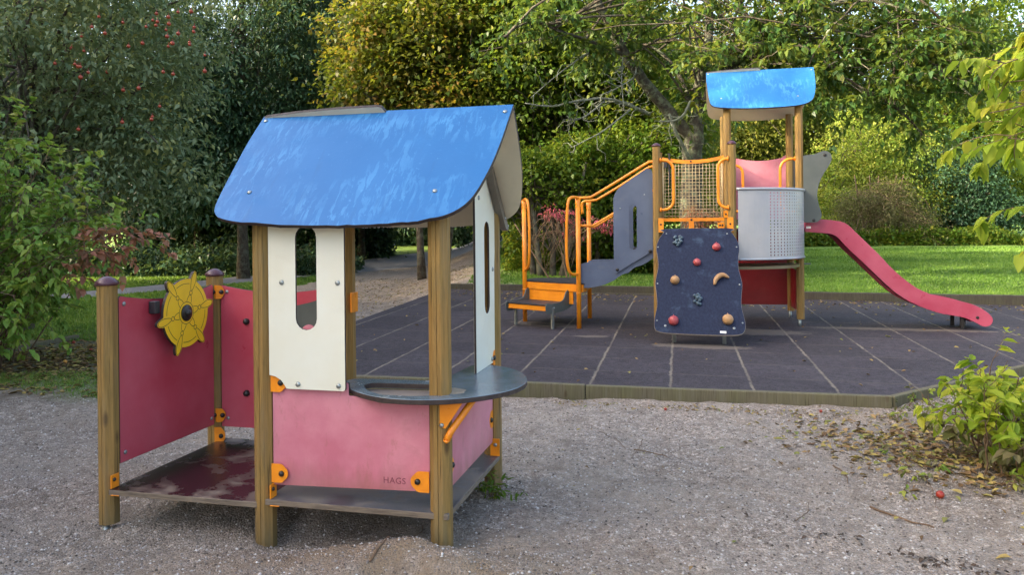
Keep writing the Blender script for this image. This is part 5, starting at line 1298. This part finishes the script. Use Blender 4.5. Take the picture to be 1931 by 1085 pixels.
# --- undergrowth at the edge of the wood
def under(name, label, region, n, h, leaf, mat):
    xs = rng.uniform(region[0], region[1], n); ys = region[2] + (region[3] - region[2]) * rng.random(n); hz = h * rng.random(n) ** 1.3 * (.5 + fbm(xs, ys, .9, 3) + .5)
    P = np.stack([xs, ys, gh(xs, ys) + hz], -1); Nn = np.array([0, 0, 1.]) + rdir(n) * .6; D = rdir(n) + np.array([0, -.3, -.2]); L = leaf * (.6 + .7 * rng.random(n))
    V, F, m_ = leafgeo(P, D, Nn, L, L * .55); o = npmesh(name, V, F, mat, None, np.repeat(rng.random(n), m_)); tag(o, label, 'undergrowth', kind='stuff')
under('undergrowth', 'dark undergrowth along the edge of the wood at the left', (-16, -5.2, 23.6, 27.0), 22000, .75, .16, LM['dark'])
under('undergrowth', 'dark leafy thicket behind the far end of the path', (-3.0, 2.5, 41, 44), 22000, 4.0, .28, LM['dark'])
under('undergrowth', 'dark leafy thicket closing the view past the end of the path', (-9.5, -2.0, 46, 49), 26000, 4.5, .30, LM['dark'])
under('undergrowth', 'dark leafy thicket left of the far end of the path', (-17, -5.6, 33.5, 36.5), 42000, 3.4, .26, LM['dark'])
under('undergrowth', 'green undergrowth below the bushes right of the slide', (10.5, 21.5, 31.5, 34), 22000, .6, .17, LM['hazel'])
under('undergrowth', 'dark undergrowth behind the stair railings', (-.2, 5.5, 18.2, 20.4), 14000, .9, .12, LM['green'])
# --- boulder
g = at(325, 482); vs, fs = blobm((0, 0, .35), .8, 4, .35, 1.2, (1.15, .8, .75)); b = MB(); b.add(vs, fs, 0, True); o = b.build('boulder', bark('granite', (.12, .12, .13), (.22, .19, .18), (.25, .22, .18), .4)); o.location = (g[0], g[1] + .3, g[2]); tag(o, 'large grey boulder in the shade at the edge of the wood', 'boulder')

# --- grass blades
def blades(name, label, x, y, hgt, wid, mat, lean=.4):
    n = len(x); z = gh(x, y) - .004; a = rng.random(n) * 6.283; dx, dy = np.cos(a), np.sin(a); h = hgt * (.5 + .8 * rng.random(n)); wv = wid
    ln = rng.normal(size=(n, 2)) * lean * h[:, None]
    p0_ = np.stack([x - dx * wv, y - dy * wv, z], -1); p1_ = np.stack([x + dx * wv, y + dy * wv, z], -1); p2_ = np.stack([x + ln[:, 0], y + ln[:, 1], z + h], -1)
    V = np.stack([p0_, p1_, p2_], 1).reshape(-1, 3); F = np.arange(3 * n).reshape(n, 3)
    o = npmesh(name, V, F, mat, None, np.repeat(np.clip(.5 + fbm(x, y, .6, 3) * .8 + rng.normal(size=n) * .18, 0, 1), 3)); tag(o, label, 'grass', kind='stuff'); return o
GM = leafmat('grass_blade', [(.065, .14, .018), (.12, .24, .032), (.20, .32, .055)], .35)
n = 200000; y = 13.0 + 24 * rng.random(n) ** 1.7; x = rng.uniform(-.9, 24, n); k = (y > rearline(x) + .1) & (np.abs(x) < y * .72 + 1) & (y < 30); x, y = x[k], y[k]
blades('grass', 'mown grass of the lawn behind the rubber mat', x, y, .022 + .0016 * y, .004 + .0006 * y, GM)
n = 120000; x = rng.uniform(-15, -3, n); y = rng.uniform(10.2, 27, n); k = (grassmask(x, y) > .5) & (pathd(x, y) > .05) & (np.abs(x) < y * .7); x, y = x[k], y[k]
blades('grass', 'grass on both sides of the grey path at the left', x, y, .03 + .0016 * y, .004 + .0006 * y, GM)
n = 52000; x = rng.uniform(-5.8, -2.9, n); y = rng.uniform(6.9, 12, n); k = grassmask(x, y) * (1.0 - .6 * (y > 8)) > .16 + .5 * rng.random(n); x, y = x[k], y[k]
blades('grass', 'thin weedy grass along the left timber edging', x, y, .055, .004, GM, .7)
x = rng.uniform(-2.75, -1.2, 2500); y = 7.3 + (x + 2.78) / .18 * 1.0 + rng.normal(size=2500) * .1; y = rng.uniform(7.3, 15, 2500); x = -2.82 + (y - 7.27) * .178 + rng.normal(size=2500) * .05
blades('grass', 'weeds along the left edge of the rubber mat', x, y, .035, .003, GM, .8)

# --- litter
LIT = leafmat('fallen_leaf', [(.09, .05, .025), (.17, .10, .045), (.30, .20, .09), (.36, .28, .08), (.14, .17, .04)], .15, .7)
def litter(name, label, x, y, leaf, lift=.006, mat=None, zf=None):
    n = len(x); z = (gh(x, y) if zf is None else zf(x, y)) + lift + rng.random(n) * .012; P = np.stack([x, y, z], -1); a = rng.random(n) * 6.283
    D = np.stack([np.cos(a), np.sin(a), rng.normal(size=n) * .22], -1); Nn = np.array([0, 0, 1.]) + rdir(n) * .35; L = leaf * (.5 + .8 * rng.random(n))
    V, F, m_ = leafgeo(P, D, Nn, L, L * .55, 'leaf', .2, .25); o = npmesh(name, V, F, mat or LIT, None, np.repeat(rng.random(n), m_)); return tag(o, label, 'fallen leaves', kind='stuff')
x = np.concatenate([rng.normal(2.95, .38, 1500), rng.normal(2.45, .35, 350)]); y = np.concatenate([rng.normal(4.9, .42, 1500), rng.normal(5.3, .35, 350)]); k = inpoly(x, y, MATPOLY) < -.05; x, y = x[k], y[k]
litter('fallen_leaves', 'brown and yellow fallen leaves under the shrub at the right', x, y, .05)
x = rng.normal(-4.8, 1.1, 4200); y = rng.normal(8.8, 1.0, 4200); k = (y > 7.1 - .2 * (x + 5)) & (x < -3.1); litter('fallen_leaves', 'brown leaves below the left shrub', x[k], y[k], .07)
x = rng.uniform(-5, -1.0, 2600); y = rng.uniform(10.5, 22, 2600); k = (np.abs(x + 2.7) < 1.9) & (inpoly(x, y, MATPOLY) < 0); litter('fallen_leaves', 'pale leaves scattered over the gravel beside the path', x[k], y[k], .045)
x = rng.uniform(-1.2, 9, 500); y = rearline(x) - np.abs(rng.normal(size=500)) * .9 - .12; litter('fallen_leaves', 'dry leaves caught along the rear timber edging', x, y, .06, .004, None, lambda a, c_: matz(a, c_))
x = rng.uniform(-2, 8, 150); y = rng.uniform(6.6, 12, 150); k = inpoly(x, y, MATPOLY) > .15; litter('fallen_leaves', 'a few dry leaves on the rubber mat', x[k], y[k], .05, .004, None, lambda a, c_: matz(a, c_))
x = rng.uniform(-1.2, 3.4, 120); y = rng.uniform(2.6, 6.3, 120); k = (inpoly(x, y, MATPOLY) < -.05) & ((x > .3) | (y < 3.2)); litter('fallen_leaves', 'a few small leaves on the gravel in front', x[k], y[k], .028)
x = rng.uniform(.3, 3.0, 260); y = 6.62 - .2 * (x) + .02 - np.abs(rng.normal(size=260)) * .12; litter('fallen_leaves', 'leaf crumbs along the front timber edging', x, y - .02, .03)
# pebbles
def pebbles(name, label, x, y, s, mat):
    n = len(x); z = gh(x, y) + s * .15; u = np.array([[1, 0, 0], [0, 1, 0], [-1, 0, 0], [0, -1, 0], [0, 0, .7], [0, 0, -.7]], float); a = rng.random(n) * 6.28; c_, s2 = np.cos(a), np.sin(a)
    q = u[None] * s[:, None, None] * (.6 + .8 * rng.random((n, 6, 1))); X = q[..., 0] * c_[:, None] - q[..., 1] * s2[:, None]; Y = q[..., 0] * s2[:, None] + q[..., 1] * c_[:, None]
    V = np.stack([X + x[:, None], Y + y[:, None], q[..., 2] + z[:, None]], -1).reshape(-1, 3); t = np.array([[0, 1, 4], [1, 2, 4], [2, 3, 4], [3, 0, 4], [1, 0, 5], [2, 1, 5], [3, 2, 5], [0, 3, 5]])
    F = (np.arange(n)[:, None, None] * 6 + t[None]).reshape(-1, 3); o = npmesh(name, V, F, mat, None, np.repeat(rng.random(n), 6)); tag(o, label, 'gravel', kind='stuff')
PM = leafmat('small_stones', [(.06, .05, .042), (.17, .14, .12), (.25, .22, .20), (.36, .33, .31), (.62, .60, .58)], 0.0, .8)
n = 60000; y = 2.0 + 5.0 * rng.random(n) ** 1.25; x = rng.uniform(-.72, .72, n) * y; k = (inpoly(x, y, MATPOLY) < -.04); x, y = x[k], y[k]
pebbles('gravel', 'loose small stones on the ground around the playhouse', x, y, .003 + .006 * rng.random(len(x)) ** 3, PM)
# twigs lying about
TW = [((1195, 850), (1262, 865), 'reddish twig lying on the gravel in front of the timber edging', .005), ((1130, 815), (1180, 848), 'thin bent grey twig left of the reddish twig', .003), ((1640, 960), (1760, 1000), 'dark bark strip on the gravel near the fallen red apple', .007), ((1570, 880), (1600, 915), 'short black twig on the gravel, farthest of the dark ones', .005), ((695, 1065), (800, 995), 'long brown root curving over the sand mound in front of the playhouse', .006), ((1500, 985), (1525, 950), 'curled thin twig on the bare gravel at the lower right', .003), ((1210, 830), (1192, 862), 'short curved twig beside the reddish twig', .003), ((1735, 640 + 260), (1765, 960), 'pale stalk standing beside the leaf litter', .003)]
for (a, e, lb, r) in TW:
    p, q = at(*a), at(*e); P3 = []
    for k in range(9):
        s_ = k / 8; x = p[0] + (q[0] - p[0]) * s_ + .025 * math.sin(s_ * 3.1) + random.gauss(0, .004); y = p[1] + (q[1] - p[1]) * s_ + random.gauss(0, .004); P3.append((x, y, float(gh(x, y)) + r * .8))
    b = MB(); b.tube(P3, [r * (1 - .5 * k / 8) for k in range(9)], 6); tag(b.build('twig', M['twig']), lb, 'twig')
# bits of dark bark and debris trail
x = 1.9 + rng.normal(size=90) * .25; y = 3.35 - (x - 1.9) * .75 + rng.normal(size=90) * .05
litter('debris', 'trail of dark bark bits on the gravel at the lower right', x, y, .03, .004, leafmat('dark_debris', [(.03, .022, .016), (.08, .055, .04)], 0.0, .9))
# fallen apples
for (px, py, lb) in ((1773, 941, 'small red apple on the gravel near the right shrub'), (123, 686, 'yellow apple at the edge of the gravel, nearest of the left apples'), (139, 649, 'bright red apple against the left timber edging'), (172, 664, 'orange red apple just left of the front left post'), (16, 662, 'dark red apple at the far left edge of the frame, behind the timber edging'), (1548, 779, 'tiny red apple below the front timber edging'), (1255, 775, 'tiny red crab apple on gravel in front of the edging')):
    g = at(px, py); r = .022 if px not in (1548, 1255) else .013; b = MB(); vs, fs = blobm((0, 0, r * .9), r, 2, .06); b.add(vs, fs, 0, True)
    o = b.build('fallen_apple', M['apple'] if px != 123 else painted('yellow_apple_skin', (.62, .35, .06), (.6, .2, .05), rough=.4, nscale=25)); o.location = g; tag(o, lb, 'apple', 'apples fallen on the ground')
